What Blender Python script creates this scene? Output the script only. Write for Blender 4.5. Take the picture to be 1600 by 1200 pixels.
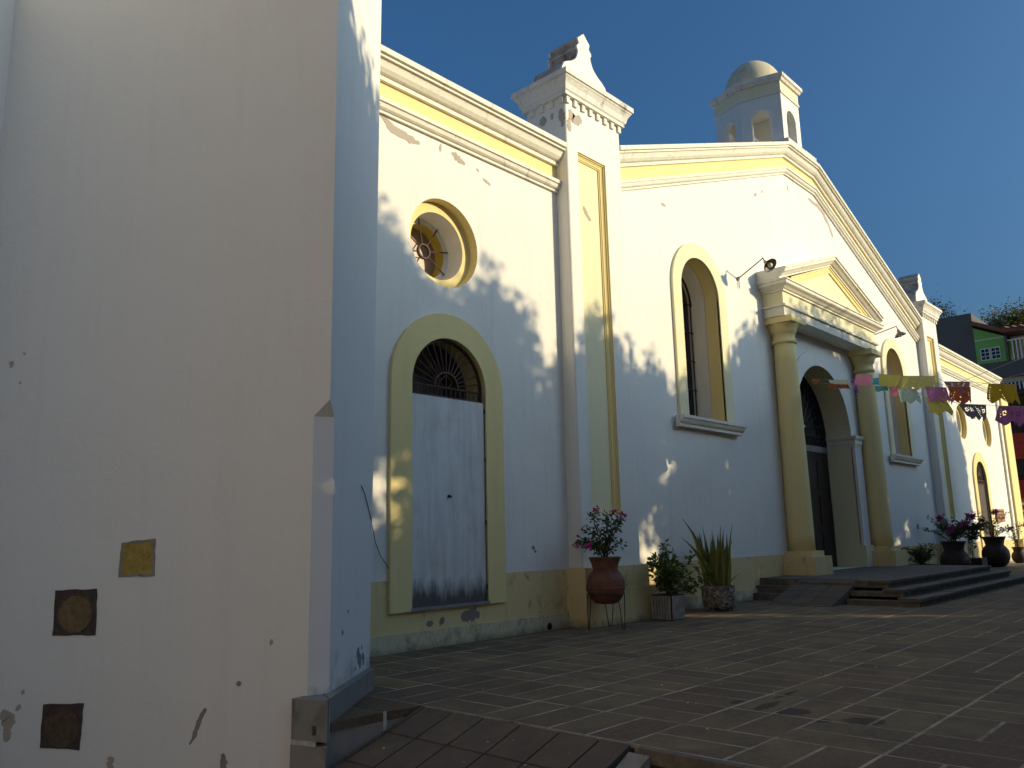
import bpy, bmesh, math, random
from mathutils import Vector, Matrix, noise
from mathutils.geometry import tessellate_polygon
R = math.radians
sc = bpy.context.scene
for o in list(bpy.data.objects): bpy.data.objects.remove(o)

# ------------------------------------------------------------------ camera
cd = bpy.data.cameras.new('camera'); cam = bpy.data.objects.new('camera', cd)
sc.collection.objects.link(cam); sc.camera = cam
cd.sensor_width = 36; cd.lens = 36*1270/1600; cd.clip_end = 2000; cd.clip_start = .05
cx = Vector((.68165041, -.73134407, -.02210357))
cy = Vector((.12212903, .14351229, -.98208387))
cz = Vector((.72141335, .66673838, .18714355))
m = Matrix.Identity(4)
for i in range(3):
    m[i][0] = cx[i]; m[i][1] = -cy[i]; m[i][2] = -cz[i]
m[0][3], m[1][3], m[2][3] = 0, 0, 1.15
cam.matrix_world = m

# ------------------------------------------------------------------ light
SUN = Vector((.58, -1.0, .30)).normalized()
w = bpy.data.worlds.new('World'); sc.world = w; w.use_nodes = True
nt = w.node_tree; bg = nt.nodes['Background']
sky = nt.nodes.new('ShaderNodeTexSky'); sky.sky_type = 'NISHITA'; sky.sun_disc = False
sky.sun_elevation = math.asin(SUN.z); sky.sun_rotation = math.atan2(SUN.x, SUN.y)
sky.altitude = 0; sky.air_density = 1.0; sky.dust_density = 8.0; sky.ozone_density = 10.0
tint = nt.nodes.new('ShaderNodeMix'); tint.data_type = 'RGBA'; tint.blend_type = 'MULTIPLY'; tint.inputs[0].default_value = 1
tint.inputs[7].default_value = (1.0, .935, .725, 1)
nt.links.new(sky.outputs[0], tint.inputs[6]); nt.links.new(tint.outputs[2], bg.inputs[0]); bg.inputs[1].default_value = .15
sl = bpy.data.lights.new('sun', 'SUN'); sl.energy = 2.75; sl.angle = R(.53); sl.color = (1, .82, .50)
so = bpy.data.objects.new('sun', sl); sc.collection.objects.link(so)
so.rotation_euler = SUN.to_track_quat('Z', 'Y').to_euler(); so.location = (20, -30, 20)
sc.view_settings.view_transform = 'Standard'; sc.view_settings.look = 'None'
sc.view_settings.exposure = .72; sc.view_settings.gamma = 1; sc.view_settings.use_curve_mapping = False

# ------------------------------------------------------------------ materials
def nm(name, base, rough=.85, **k):
    mt = bpy.data.materials.new(name); mt.use_nodes = True
    t = mt.node_tree; b = t.nodes['Principled BSDF']
    b.inputs['Base Color'].default_value = (*base, 1); b.inputs['Roughness'].default_value = rough
    if 'spec' in k: b.inputs['Specular IOR Level'].default_value = k['spec']
    if 'metal' in k: b.inputs['Metallic'].default_value = k['metal']
    return mt, t, b
def nz(t, scale, detail=4, rough=.6, vec=None, dist=0):
    n = t.nodes.new('ShaderNodeTexNoise'); n.inputs['Scale'].default_value = scale
    n.inputs['Detail'].default_value = detail; n.inputs['Roughness'].default_value = rough
    n.inputs['Distortion'].default_value = dist
    if vec: t.links.new(vec, n.inputs['Vector'])
    return n.outputs['Fac']
def ramp(t, fac, *stops):
    r = t.nodes.new('ShaderNodeValToRGB'); e = r.color_ramp.elements
    while len(e) < len(stops): e.new(.5)
    for i, (p, c) in enumerate(stops):
        e[i].position = p
        e[i].color = (c, c, c, 1) if not hasattr(c, '__len__') else (*c, 1)
    t.links.new(fac, r.inputs['Fac']); return r.outputs['Color']
def mix(t, fac, a, b, mode='MIX'):
    n = t.nodes.new('ShaderNodeMix'); n.data_type = 'RGBA'; n.blend_type = mode
    for sck, v in ((n.inputs[0], fac), (n.inputs[6], a), (n.inputs[7], b)):
        if hasattr(v, 'is_output') or hasattr(v, 'links'): t.links.new(v, sck)
        elif hasattr(v, '__len__'): sck.default_value = (*v, 1)
        else: sck.default_value = v
    return n.outputs[2]
def mth(t, op, a, b=None, c=None):
    n = t.nodes.new('ShaderNodeMath'); n.operation = op
    for i, v in enumerate((a, b, c)):
        if v is None: continue
        if hasattr(v, 'links'): t.links.new(v, n.inputs[i])
        else: n.inputs[i].default_value = v
    return n.outputs[0]
def geo(t): return t.nodes.new('ShaderNodeNewGeometry').outputs['Position']
def stretch(t, vec, s):
    n = t.nodes.new('ShaderNodeMapping'); n.inputs['Scale'].default_value = s
    t.links.new(vec, n.inputs['Vector']); return n.outputs[0]
def bump(t, b, h, strength=.3, dist=.01):
    n = t.nodes.new('ShaderNodeBump'); n.inputs['Strength'].default_value = strength
    n.inputs['Distance'].default_value = dist
    t.links.new(h, n.inputs['Height']); t.links.new(n.outputs[0], b.inputs['Normal'])
def sepz(t, vec):
    s = t.nodes.new('ShaderNodeSeparateXYZ'); t.links.new(vec, s.inputs[0]); return s.outputs

M = {}
def stucco(name, col, dirt=.3, mold=0.0, low=.0):
    """painted lime plaster: soft tone drift, rain streaks, hairline dirt, grime and mould"""
    mt, t, b = nm(name, col, .9, spec=.15); p = geo(t)
    drift = ramp(t, nz(t, .9, 5, .65, p), (.3, 0.0), (.75, 1.0))
    c = mix(t, mth(t, 'MULTIPLY', drift, .25*dirt+.05), col, tuple(x*y for x, y in zip(col, (.80, .78, .76))))
    st = nz(t, 1.0, 6, .7, stretch(t, p, (7, 7, .45)))
    st = mth(t, 'MULTIPLY', ramp(t, st, (.52, 0.0), (.78, 1.0)), .40*dirt)
    c = mix(t, st, c, tuple(x*.55 for x in col))
    fine = mth(t, 'MULTIPLY', ramp(t, nz(t, 11, 6, .8, p, 1.0), (.62, 0.0), (.72, 1.0)), .35*dirt)
    c = mix(t, fine, c, (.42, .38, .33))
    if low:      # splash grime with a ragged upper limit close to the ground
        z = sepz(t, p)[2]
        g = mth(t, 'SUBTRACT', mth(t, 'MULTIPLY', nz(t, 3.0, 6, .75, p), 1.3), mth(t, 'MULTIPLY', z, 1.0/low))
        c = mix(t, mth(t, 'MULTIPLY', ramp(t, g, (.30, 0.0), (.72, 1.0)), .75), c, (.17, .155, .13))
    if mold:
        mo = nz(t, 4.5, 8, .75, stretch(t, p, (1, 1, .6)), .6)
        c = mix(t, ramp(t, mo, (.60-.22*mold, 0.0), (.76-.18*mold, .85)), c, (.13, .105, .08))
    t.links.new(c, b.inputs['Base Color'])
    h = mth(t, 'ADD', mth(t, 'MULTIPLY', nz(t, 55, 5, .6, p), .35), mth(t, 'MULTIPLY', nz(t, 2.2, 5, .6, p), 2.6))
    bump(t, b, h, .34, .014)
    M[name] = mt
stucco('white', (.80, .785, .74), .55)
stucco('white_low', (.79, .775, .73), .8, 0, .5)
stucco('tower_white', (.80, .775, .735), .24)
stucco('tower_low', (.79, .78, .75), .4, 0, .95)
stucco('yellow', (.81, .675, .33), .45)
stucco('yellow_low', (.76, .60, .31), 1.2, .18, .3)
stucco('cream', (.80, .74, .50), .4)
stucco('dome_plaster', (.68, .62, .44), 1.2, .22)
stucco('cornice', (.80, .765, .66), .9, .08)
stucco('weathered', (.78, .75, .68), 1.2, .26)
stucco('mouldy', (.46, .41, .35), 1.2, .7)
stucco('skirting', (.64, .58, .38), 1.3, .45, .25)
stucco('grey_plaster', (.30, .27, .245), 1.2, .3)
stucco('base_stone', (.27, .262, .24), 1.3, .35)
stucco('bare_plaster', (.46, .395, .325), .9)
stucco('bare_dark', (.27, .22, .205), 1.0)
stucco('dark_mould', (.27, .265, .27), 1.0, .25)
stucco('concrete', (.13, .13, .13), 1.4, .12)
stucco('green_paint', (.22, .50, .13), .6)
stucco('red_paint', (.48, .085, .04), .8)
stucco('house_cream', (.74, .56, .34), .3)
stucco('pale_wall', (.58, .57, .55), .8)
def simple(name, col, rough=.7, var=.3, scale=14, bmp=.2, **k):
    mt, t, b = nm(name, col, rough, **k); p = geo(t)
    n = ramp(t, nz(t, scale, 6, .7, p), (.3, 0.0), (.72, 1.0))
    c = mix(t, n, tuple(x*(1-var) for x in col), tuple(min(1, x*(1+var)) for x in col))
    t.links.new(c, b.inputs['Base Color']); bump(t, b, nz(t, scale*4, 5, .6, p), bmp, .006)
    M[name] = mt; return mt
simple('iron', (.022, .017, .016), .6, .5, 20, .3)
simple('rust_iron', (.06, .032, .025), .7, .5, 20, .3)
simple('lamp_metal', (.17, .15, .125), .5, .4, 20)
simple('bulb', (.62, .60, .52), .2, .05)
simple('dark_wood', (.035, .018, .013), .6, .5, 8, .3)
simple('terracotta', (.19, .072, .042), .75, .4, 9, .4)
simple('dark_clay_shaded', (.032, .018, .015), .7, .4, 9, .4)  # dark clay, coloured darker still to carry the deeper shade around these pots
simple('soil', (.035, .025, .018), .95, .5, 40, .6)
simple('bark', (.11, .075, .05), .95, .5, 18, .8)
simple('twig', (.07, .05, .03), .9, .4, 18, .5)
simple('planter_grey', (.36, .34, .30), .85, .35, 9, .3)
simple('bracts', (.55, .03, .22), .6, .35, 60)
simple('bracts_pink', (.34, .04, .19), .6, .35, 60)
simple('roof_tile', (.20, .085, .055), .8, .5, 6)
simple('sign_wood', (.33, .14, .06), .7, .3, 10)
simple('white_paint', (.78, .78, .75), .6, .1)
simple('dark_glass', (.02, .025, .03), .12, .3)
simple('olive_glass', (.30, .20, .16), .35, .3, 5, .1)
simple('mustard', (.50, .40, .07), .8, .2, 8)
simple('interior', (.20, .14, .12), .9, .4, 4)
simple('string', (.35, .33, .30), .8)
simple('black_cable', (.02, .02, .02), .6)
simple('inlay_ochre', (.36, .255, .055), .8, .35, 22, .5)
simple('inlay_brown', (.175, .115, .05), .8, .4, 22, .5)
simple('inlay_dark', (.10, .062, .035), .8, .45, 22, .5)
simple('inlay_rim', (.075, .05, .042), .85, .5, 25, .6)
simple('mortar_white', (.50, .48, .44), .9, .3, 20)
simple('dark_timber', (.03, .022, .022), .8, .5, 6)
simple('awning_red', (.33, .03, .02), .8, .3, 6)
simple('asphalt', (.15, .125, .095), .95, .4, 3, .6)
simple('riser_paint', (.075, .045, .036), .85, .45, 7, .4)
simple('grass_hill', (.06, .065, .02), .95, .5, 2)
def leaf_mat(name, a, b_, tr=.35):
    mt = bpy.data.materials.new(name); mt.use_nodes = True; t = mt.node_tree
    b = t.nodes['Principled BSDF']; b.inputs['Roughness'].default_value = .55
    g = t.nodes.new('ShaderNodeNewGeometry')
    c = ramp(t, g.outputs['Random Per Island'], (0, a), (.6, tuple((x+y)/2 for x, y in zip(a, b_))), (1, b_))
    t.links.new(c, b.inputs['Base Color'])
    tl = t.nodes.new('ShaderNodeBsdfTranslucent'); t.links.new(c, tl.inputs['Color'])
    ms = t.nodes.new('ShaderNodeMixShader'); ms.inputs[0].default_value = tr
    t.links.new(b.outputs[0], ms.inputs[1]); t.links.new(tl.outputs[0], ms.inputs[2])
    t.links.new(ms.outputs[0], t.nodes['Material Output'].inputs['Surface'])
    M[name] = mt
leaf_mat('leaf', (.03, .055, .012), (.10, .14, .03))
leaf_mat('leaf_bright', (.06, .11, .02), (.15, .20, .04))
leaf_mat('leaf_dark', (.015, .03, .01), (.05, .075, .02))
leaf_mat('leaf_acacia', (.11, .11, .016), (.20, .17, .028))
leaf_mat('leaf_sword', (.085, .11, .028), (.18, .185, .05), .15)
leaf_mat('leaf_sword_edge', (.24, .23, .05), (.34, .31, .08), .15)
leaf_mat('leaf_shade_tree', (.07, .085, .02), (.13, .15, .04), 0.45)

def paper(name, col):
    mt, t, b = nm('paper_'+name, col, .8, spec=.1); p = geo(t)
    c = mix(t, ramp(t, nz(t, 25, 4, .6, p), (.3, 0.0), (.7, 1.0)), tuple(x*.8 for x in col), col)
    t.links.new(c, b.inputs['Base Color'])
    tl = t.nodes.new('ShaderNodeBsdfTranslucent'); t.links.new(c, tl.inputs['Color'])
    ms = t.nodes.new('ShaderNodeMixShader'); ms.inputs[0].default_value = .45
    t.links.new(b.outputs[0], ms.inputs[1]); t.links.new(tl.outputs[0], ms.inputs[2])
    t.links.new(ms.outputs[0], t.nodes['Material Output'].inputs['Surface'])
    M['paper_'+name] = mt
for k, c in dict(orange=(.62, .20, .07), pale_green=(.62, .68, .48), dark_red=(.42, .11, .04), violet=(.32, .06, .50),
                 pink=(.80, .30, .42), teal=(.14, .46, .52), yellow=(.70, .62, .14), pale_yellow=(.66, .62, .22),
                 pale_teal=(.50, .66, .58), orchid=(.58, .22, .48), mauve=(.33, .18, .24), rust=(.52, .14, .06),
                 slate=(.18, .20, .23), mustard=(.55, .38, .03), purple=(.42, .15, .40)).items(): paper(k, c)

def stone_mat(name, island):
    mt, t, b = nm(name, (.1, .09, .08), .75, spec=.3); p = geo(t)
    if island:
        rnd = t.nodes.new('ShaderNodeNewGeometry').outputs['Random Per Island']
    else:
        rnd = t.nodes.new('ShaderNodeObjectInfo').outputs['Random']
    c = ramp(t, rnd, (0, (.112, .074, .044)), (.25, (.180, .130, .072)), (.5, (.215, .162, .080)), (.75, (.138, .084, .055)), (1, (.200, .145, .074)))
    c = mix(t, ramp(t, nz(t, 2.3, 6, .7, p), (.34, 0.0), (.66, .8)), c, (.075, .055, .040))
    c = mix(t, ramp(t, nz(t, 26, 6, .75, p), (.5, 0.0), (.72, .6)), c, (.23, .19, .135))
    # old drip stains, each at its own spot on the floor
    s = sepz(t, p); wob = mth(t, 'MULTIPLY', mth(t, 'SUBTRACT', nz(t, 7, 5, .7, p), .5), .34)
    for (x, y, rx, ry) in ((5.36, 2.51, .16, .12), (5.42, 2.72, .2, .06), (5.34, 2.05, .13, .14), (5.88, 2.79, .22, .035), (5.42, 2.95, .08, .04), (5.2, 2.25, .06, .05)):
        dx = mth(t, 'DIVIDE', mth(t, 'SUBTRACT', s[0], x), rx); dy = mth(t, 'DIVIDE', mth(t, 'SUBTRACT', s[1], y), ry)
        d = mth(t, 'SQRT', mth(t, 'ADD', mth(t, 'MULTIPLY', dx, dx), mth(t, 'MULTIPLY', dy, dy)))
        d = mth(t, 'ADD', d, mth(t, 'MULTIPLY', wob, 5.0))
        c = mix(t, ramp(t, d, (.7, .85), (1.0, 0.0)), c, (.030, .019, .017))
    t.links.new(c, b.inputs['Base Color'])
    bump(t, b, mth(t, 'ADD', nz(t, 60, 5, .7, p), mth(t, 'MULTIPLY', nz(t, 7, 4, .6, p), 1.5)), .35, .008)
    M[name] = mt
stone_mat('paving', False); stone_mat('paving_joined', True)
mt, t, b = nm('ramp_tile', (.09, .075, .062), .8); p = geo(t)
rnd = t.nodes.new('ShaderNodeObjectInfo').outputs['Random']
c = ramp(t, rnd, (0, (.098, .070, .050)), (.5, (.130, .098, .064)), (1, (.108, .072, .055)))
c = mix(t, ramp(t, nz(t, 5, 6, .7, p), (.35, 0.0), (.7, .55)), c, (.04, .033, .03))
t.links.new(c, b.inputs['Base Color']); bump(t, b, nz(t, 50, 5, .7, p), .35, .006); M['ramp_tile'] = mt
mt, t, b = nm('mortar', (.3, .27, .22), .95); p = geo(t)
c = ramp(t, nz(t, 2.6, 7, .75, p), (.34, (.10, .082, .062)), (.46, (.27, .235, .18)), (.62, (.44, .39, .31)))
t.links.new(c, b.inputs['Base Color']); bump(t, b, nz(t, 60, 5, .7, p), .5, .006); M['mortar'] = mt
simple('dark_joint', (.02, .016, .015), .95, .3, 12)
simple('step_stone', (.135, .112, .088), .85, .45, 6, .5)
# weathered white board of the side door
mt, t, b = nm('door_board', (.7, .72, .72), .65); p = geo(t); z = sepz(t, p)[2]
st = ramp(t, nz(t, 1.0, 7, .72, stretch(t, p, (9, 9, .7))), (.42, 0.0), (.72, 1.0))
c = mix(t, mth(t, 'MULTIPLY', st, .55), (.66, .68, .68), (.36, .335, .31))
c = mix(t, ramp(t, nz(t, 3, 6, .7, p), (.5, 0.0), (.75, .45)), c, (.40, .36, .32))
g = mth(t, 'SUBTRACT', mth(t, 'MULTIPLY', nz(t, 1.0, 8, .78, stretch(t, p, (8, 8, 1.1))), 1.15), mth(t, 'MULTIPLY', mth(t, 'SUBTRACT', z, .42), 1.55))
c = mix(t, ramp(t, g, (.10, 0.0), (.42, .92)), c, (.055, .045, .040))
t.links.new(c, b.inputs['Base Color']); bump(t, b, nz(t, 30, 5, .7, stretch(t, p, (3, 3, .4))), .25, .006); M['door_board'] = mt
# pebble-dash planter
mt, t, b = nm('pebbles', (.2, .18, .15), .8); p = geo(t)
v = t.nodes.new('ShaderNodeTexVoronoi'); v.inputs['Scale'].default_value = 34; t.links.new(p, v.inputs['Vector'])
c = ramp(t, sepz(t, v.outputs['Color'])[0], (0, (.05, .045, .04)), (.4, (.20, .17, .14)), (.7, (.10, .085, .07)), (1, (.42, .38, .32)))
t.links.new(c, b.inputs['Base Color']); bump(t, b, v.outputs['Distance'], .8, -.012); M['pebbles'] = mt

# ------------------------------------------------------------------ geometry helpers
def link(o): sc.collection.objects.link(o); return o
def wpos(o):
    v = Vector((0, 0, 0))
    while o: v += o.location; o = o.parent
    return v
def obj(name, bm, mats, parent=None, loc=None, smooth=False, **props):
    """bmesh in world coordinates -> ONE mesh object (stored relative to its parent)"""
    off = wpos(parent) if parent else Vector(loc or (0, 0, 0))
    me = bpy.data.meshes.new(name); bmesh.ops.translate(bm, verts=bm.verts, vec=-off)
    bmesh.ops.recalc_face_normals(bm, faces=bm.faces) if props.pop('recalc', True) else None
    bm.to_mesh(me); bm.free()
    for k in (mats if isinstance(mats, (list, tuple)) else [mats]): me.materials.append(M[k])
    if smooth:
        for pl in me.polygons: pl.use_smooth = True
    o = link(bpy.data.objects.new(name, me))
    if parent: o.parent = parent
    else: o.location = off
    for k, v in props.items(): o[k] = v
    return o
def thing(name, label, cat, loc, group=None):
    o = link(bpy.data.objects.new(name, None)); o.location = loc; o.empty_display_size = .2
    o['label'] = label; o['category'] = cat
    if group: o['group'] = group
    return o
def tag(o, label, cat, group=None):
    o['label'] = label; o['category'] = cat
    if group: o['group'] = group
    return o
def box(bm, x0, x1, y0, y1, z0, z1, mi=0):
    v = [bm.verts.new(p) for p in ((x0,y0,z0),(x1,y0,z0),(x1,y1,z0),(x0,y1,z0),(x0,y0,z1),(x1,y0,z1),(x1,y1,z1),(x0,y1,z1))]
    fs = []
    for q in ((3,2,1,0),(4,5,6,7),(0,1,5,4),(1,2,6,5),(2,3,7,6),(3,0,4,7)):
        f = bm.faces.new([v[i] for i in q]); f.material_index = mi; fs.append(f)
    return v
def B(*a, **k):
    bm = bmesh.new(); box(bm, *a, **k); return bm
def bevel(bm, w=.01, seg=2):
    es = [e for e in bm.edges if len(e.link_faces) == 2 and e.calc_face_angle(0) > .5]
    bmesh.ops.bevel(bm, geom=es, offset=w, segments=seg, affect='EDGES', profile=.5, clamp_overlap=True); return bm
def prism_y(bm, pts, y0, y1, mi=0):
    """closed (x, z) outline extruded along Y"""
    n = len(pts); a = [bm.verts.new((x, y0, z)) for x, z in pts]; c = [bm.verts.new((x, y1, z)) for x, z in pts]
    tri = tessellate_polygon([[Vector((x, z, 0)) for x, z in pts]])
    for q in tri:
        for ring in (a, c):
            try: bm.faces.new([ring[i] for i in q]).material_index = mi
            except ValueError: pass
    for i in range(n): bm.faces.new((a[i], a[(i+1) % n], c[(i+1) % n], c[i])).material_index = mi
    return bm
def prism_z(bm, pts, z0, z1, mi=0):
    n = len(pts); a = [bm.verts.new((x, y, z0)) for x, y in pts]; c = [bm.verts.new((x, y, z1)) for x, y in pts]
    tri = tessellate_polygon([[Vector((x, y, 0)) for x, y in pts]])
    for q in tri:
        for ring in (a, c): bm.faces.new([ring[i] for i in q]).material_index = mi
    for i in range(n): bm.faces.new((a[i], a[(i+1) % n], c[(i+1) % n], c[i])).material_index = mi
    return bm
def tube(bm, pts, r, n=6, r1=None, mi=0):
    pts = [Vector(p) for p in pts]; rings = []
    for i, p in enumerate(pts):
        d = (pts[min(i+1, len(pts)-1)] - pts[max(i-1, 0)]).normalized()
        u = d.orthogonal().normalized() if i == 0 else (u - d*u.dot(d)).normalized()
        v = d.cross(u); rr = r if r1 is None else r + (r1-r)*i/(len(pts)-1)
        rings.append([bm.verts.new(p + (u*math.cos(k*2*math.pi/n) + v*math.sin(k*2*math.pi/n))*rr) for k in range(n)])
    for a, c in zip(rings, rings[1:]):
        for k in range(n): bm.faces.new((a[k], a[(k+1) % n], c[(k+1) % n], c[k])).material_index = mi
    bm.faces.new(rings[0]).material_index = mi; bm.faces.new(rings[-1]).material_index = mi
    return bm
def lathe(bm, prof, c, n=28, mi=0, axis=None, jit=0):
    """(r, h) profile turned round the vertical through c (or round axis)"""
    q = Vector((0, 0, 1)).rotation_difference(Vector(axis).normalized()) if axis else None
    rings = []
    for r, h in prof:
        ring = []
        for k in range(n):
            a = 2*math.pi*k/n; p = Vector((r*math.cos(a), r*math.sin(a), h))
            if q: p = q @ p
            ring.append(bm.verts.new(Vector(c) + p))
        rings.append(ring)
    for a, d in zip(rings, rings[1:]):
        for k in range(n): bm.faces.new((a[k], a[(k+1) % n], d[(k+1) % n], d[k])).material_index = mi
    for ring, r in ((rings[0], prof[0][0]), (rings[-1], prof[-1][0])):
        if r > 1e-4: bm.faces.new(ring).material_index = mi
    return bm
def moulding(bm, prof, path, base=0.0, mi=0, ends=True, yb=None):
    """(out, dz) profile carried along an (x, z) path on a facade plane at Y = base"""
    rings = [[bm.verts.new((x, base - o, z + dz)) for o, dz in prof] for x, z in path]; n = len(prof)
    for a, c in zip(rings, rings[1:]):
        for k in range(n): bm.faces.new((a[k], a[(k+1) % n], c[(k+1) % n], c[k])).material_index = mi
    if ends:
        for ring in (rings[0], rings[-1]):
            for q in tessellate_polygon([[Vector((o, dz, 0)) for o, dz in prof]]):
                bm.faces.new([ring[i] for i in q]).material_index = mi
    return bm
def moulding_path(bm, prof, pts, mi=0):
    """(out, dz) profile round an open plan path of (x, y, nx, ny) points with mitre normals, z given in dz"""
    rings = [[bm.verts.new((x + nx*o, y + ny*o, dz)) for o, dz in prof] for x, y, nx, ny in pts]; n = len(prof)
    for a, c in zip(rings, rings[1:]):
        for k in range(n): bm.faces.new((a[k], a[(k+1) % n], c[(k+1) % n], c[k])).material_index = mi
    for ring in (rings[0], rings[-1]):
        for q in tessellate_polygon([[Vector((o, dz, 0)) for o, dz in prof]]): bm.faces.new([ring[i] for i in q]).material_index = mi
    return bm
def arch(cx_, half, z0, zs, n=24):
    """outline of a round-headed opening, from lower left over the arch to lower right"""
    return [(cx_-half, z0)] + [(cx_ - half*math.cos(math.pi*i/n), zs + half*math.sin(math.pi*i/n)) for i in range(n+1)] + [(cx_+half, z0)]
def arch_sq(cx_, half, z0, zs, n=24): return arch(cx_, half, z0, zs, n)
def sheet(bm, outer, holes, y, mi=0):
    loops = [outer] + holes; flat = [p for l in loops for p in l]
    vs = [bm.verts.new((x, y, z)) for x, z in flat]
    for q in tessellate_polygon([[Vector((x, z, 0)) for x, z in l] for l in loops]): bm.faces.new([vs[i] for i in q]).material_index = mi
    return bm
def reveal(bm, pts, y0, y1, mi=0, close=False, inset=0.0, c=None):
    a = [bm.verts.new((x, y0, z)) for x, z in pts]
    def sh(x, z):
        if not inset: return (x, z)
        return (c[0] + (x-c[0])*(1-inset), c[1] + (z-c[1])*(1-inset))
    d = [bm.verts.new((sh(x, z)[0], y1, sh(x, z)[1])) for x, z in pts]; n = len(pts)
    for i in range(n if close else n-1): bm.faces.new((a[i], a[(i+1) % n], d[(i+1) % n], d[i])).material_index = mi
    return bm
def band(bm, po, pi, y0, y1, mi=0, closed=False):
    """raised band between an outer and an inner outline of equal length; front at y0, back at y1"""
    n = len(po); A = [[bm.verts.new((x, y, z)) for x, z in p] for p, y in ((po, y1), (po, y0), (pi, y0), (pi, y1))]
    for i in range(n if closed else n-1):
        j = (i+1) % n
        for r, s in ((0, 1), (1, 2), (2, 3)): bm.faces.new((A[r][i], A[r][j], A[s][j], A[s][i])).material_index = mi
    if not closed:
        for i in (0, n-1): bm.faces.new([A[r][i] for r in range(4)]).material_index = mi
    return bm
def circ(cx_, cz_, r, n=40): return [(cx_ + r*math.cos(2*math.pi*i/n), cz_ + r*math.sin(2*math.pi*i/n)) for i in range(n)]
def patch(spine, width, frame, seed, thick=.0025):
    """ragged flake outline along a spine of (u, v); frame maps (u, v, out) to the world"""
    rnd = random.Random(seed); sp = [Vector((u, v)) for u, v in spine]
    if len(sp) == 1: sp = [sp[0] - Vector((width*.45, 0)), sp[0] + Vector((width*.45, 0))]
    L = []; N = max(12, 9*len(sp)); wa = [rnd.random() for _ in range(6)]; wb = [rnd.random() for _ in range(6)]
    wob = lambda w_, f: .5 + .5*sum(math.sin(f*6.28*(k+1)*.8 + w_[k]*6.28)/(k+1)**.6 for k in range(6))/2.4
    for i in range(N+1):
        f = i/N*(len(sp)-1); k = min(int(f), len(sp)-2); L.append(sp[k].lerp(sp[k+1], f-k))
    up, dn = [], []
    for i, p in enumerate(L):
        d = (L[min(i+1, N)] - L[max(i-1, 0)]).normalized(); nrm = Vector((-d.y, d.x)); f = i/N
        e = math.sqrt(max(0, 1-(2*f-1)**2))*.8 + .2*(0 < i < N)
        a = width*e*(.35 + .9*wob(wa, f) + .35*rnd.random())*.5; c = width*e*(.35 + .9*wob(wb, f) + .35*rnd.random())*.5
        up.append(p + nrm*a); dn.append(p - nrm*c)
    bm = bmesh.new(); rings = []
    for o in (0, thick): rings.append(([bm.verts.new(frame(*p, o)) for p in up], [bm.verts.new(frame(*p, o)) for p in dn]))
    (u0, d0), (u1, d1) = rings
    for i in range(N):
        bm.faces.new((u1[i], u1[i+1], d1[i+1], d1[i]))
        bm.faces.new((u0[i], u0[i+1], u1[i+1], u1[i])); bm.faces.new((d0[i], d0[i+1], d1[i+1], d1[i]))
    bm.faces.new((u0[0], u1[0], d1[0], d0[0])); bm.faces.new((u0[N], u1[N], d1[N], d0[N]))
    return bm
FY = 7.0
fac = lambda u, v, o: (u, FY - .001 - o, v)
rng = random.Random(7)

# ------------------------------------------------------------------ ground
g = bmesh.new(); bmesh.ops.create_grid(g, x_segments=2, y_segments=2, size=400); bmesh.ops.translate(g, verts=g.verts, vec=(0, 0, -.45))
obj('ground', g, 'asphalt', kind='structure')
PX = 4.02
pl = bmesh.new(); box(pl, PX, 75, -14, 8.0, -.5, -.0008)
plaza = obj('plaza', pl, 'mortar', kind='structure')
# paving slabs: parquet of 0.3 x 0.6 m stones
def slab_bm():
    bm = bmesh.new(); box(bm, -.5, .5, -.5, .5, -1, 0); return bm
unit = {}
for key, (lx, ly) in dict(h=(.6, .3), v=(.3, .6), s=(.3, .3)).items():
    bm = bmesh.new(); jw = .0060; x, y = lx/2-jw, ly/2-jw; bv = .003
    lo = [bm.verts.new((sx*x, sy*y, -.03)) for sx, sy in ((-1,-1),(1,-1),(1,1),(-1,1))]
    mid = [bm.verts.new((sx*x, sy*y, -.0022)) for sx, sy in ((-1,-1),(1,-1),(1,1),(-1,1))]
    top = [bm.verts.new((sx*(x-bv), sy*(y-bv), 0)) for sx, sy in ((-1,-1),(1,-1),(1,1),(-1,1))]
    bm.faces.new(top)
    for A, C in ((lo, mid), (mid, top)):
        for i in range(4): bm.faces.new((A[i], A[(i+1) % 4], C[(i+1) % 4], C[i]))
    me = bpy.data.meshes.new('paving_stone'); bm.to_mesh(me); me.materials.append(M['paving']); bm.free(); unit[key] = me
slabs = []
X0, Y0 = 4.025, 7.0
for i in range(0, 45):
    for j in range(0, 26):
        x = X0 + .6*i; y = Y0 - .6*(j+1) + .09
        if y < -6: continue
        k = rng.random()
        if k < .47: cells = [('h', x+.3, y+.15), ('h', x+.3, y+.45)]
        elif k < .9: cells = [('v', x+.15, y+.3), ('v', x+.45, y+.3)]
        else: cells = [('h', x+.3, y+.15), ('s', x+.15, y+.45), ('s', x+.45, y+.45)]
        slabs += cells
def visible(c):
    k, x, y = c
    v = Vector((x, y, 0)) - Vector((0, 0, 1.15)); zc = v.dot(cz)
    if zc < .5: return None
    u = v.dot(cx)/zc*1270 + 800; t_ = v.dot(cy)/zc*1270 + 600
    return zc if (-60 < u < 1660 and t_ < 1260) else None
vis = sorted([(visible(c), c) for c in slabs if visible(c) and c[2] < 7.0 and not (c[1] > 13.3 and c[2] > 4.3)])
first = [c for _, c in vis[:296]]; rest = [c for c in slabs if c not in set(first) and c[2] < 7.0]
for k, x, y in first:
    o = link(bpy.data.objects.new('paving_stone', unit[k])); o.parent = plaza
    o.location = (x, y, rng.uniform(-.0003, .0007)); o.scale = (rng.uniform(.98, 1), rng.uniform(.965, 1), 1)
    o.rotation_euler = (rng.uniform(-.002, .002), rng.uniform(-.002, .002), rng.uniform(-.010, .010))
bm = bmesh.new()
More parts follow.
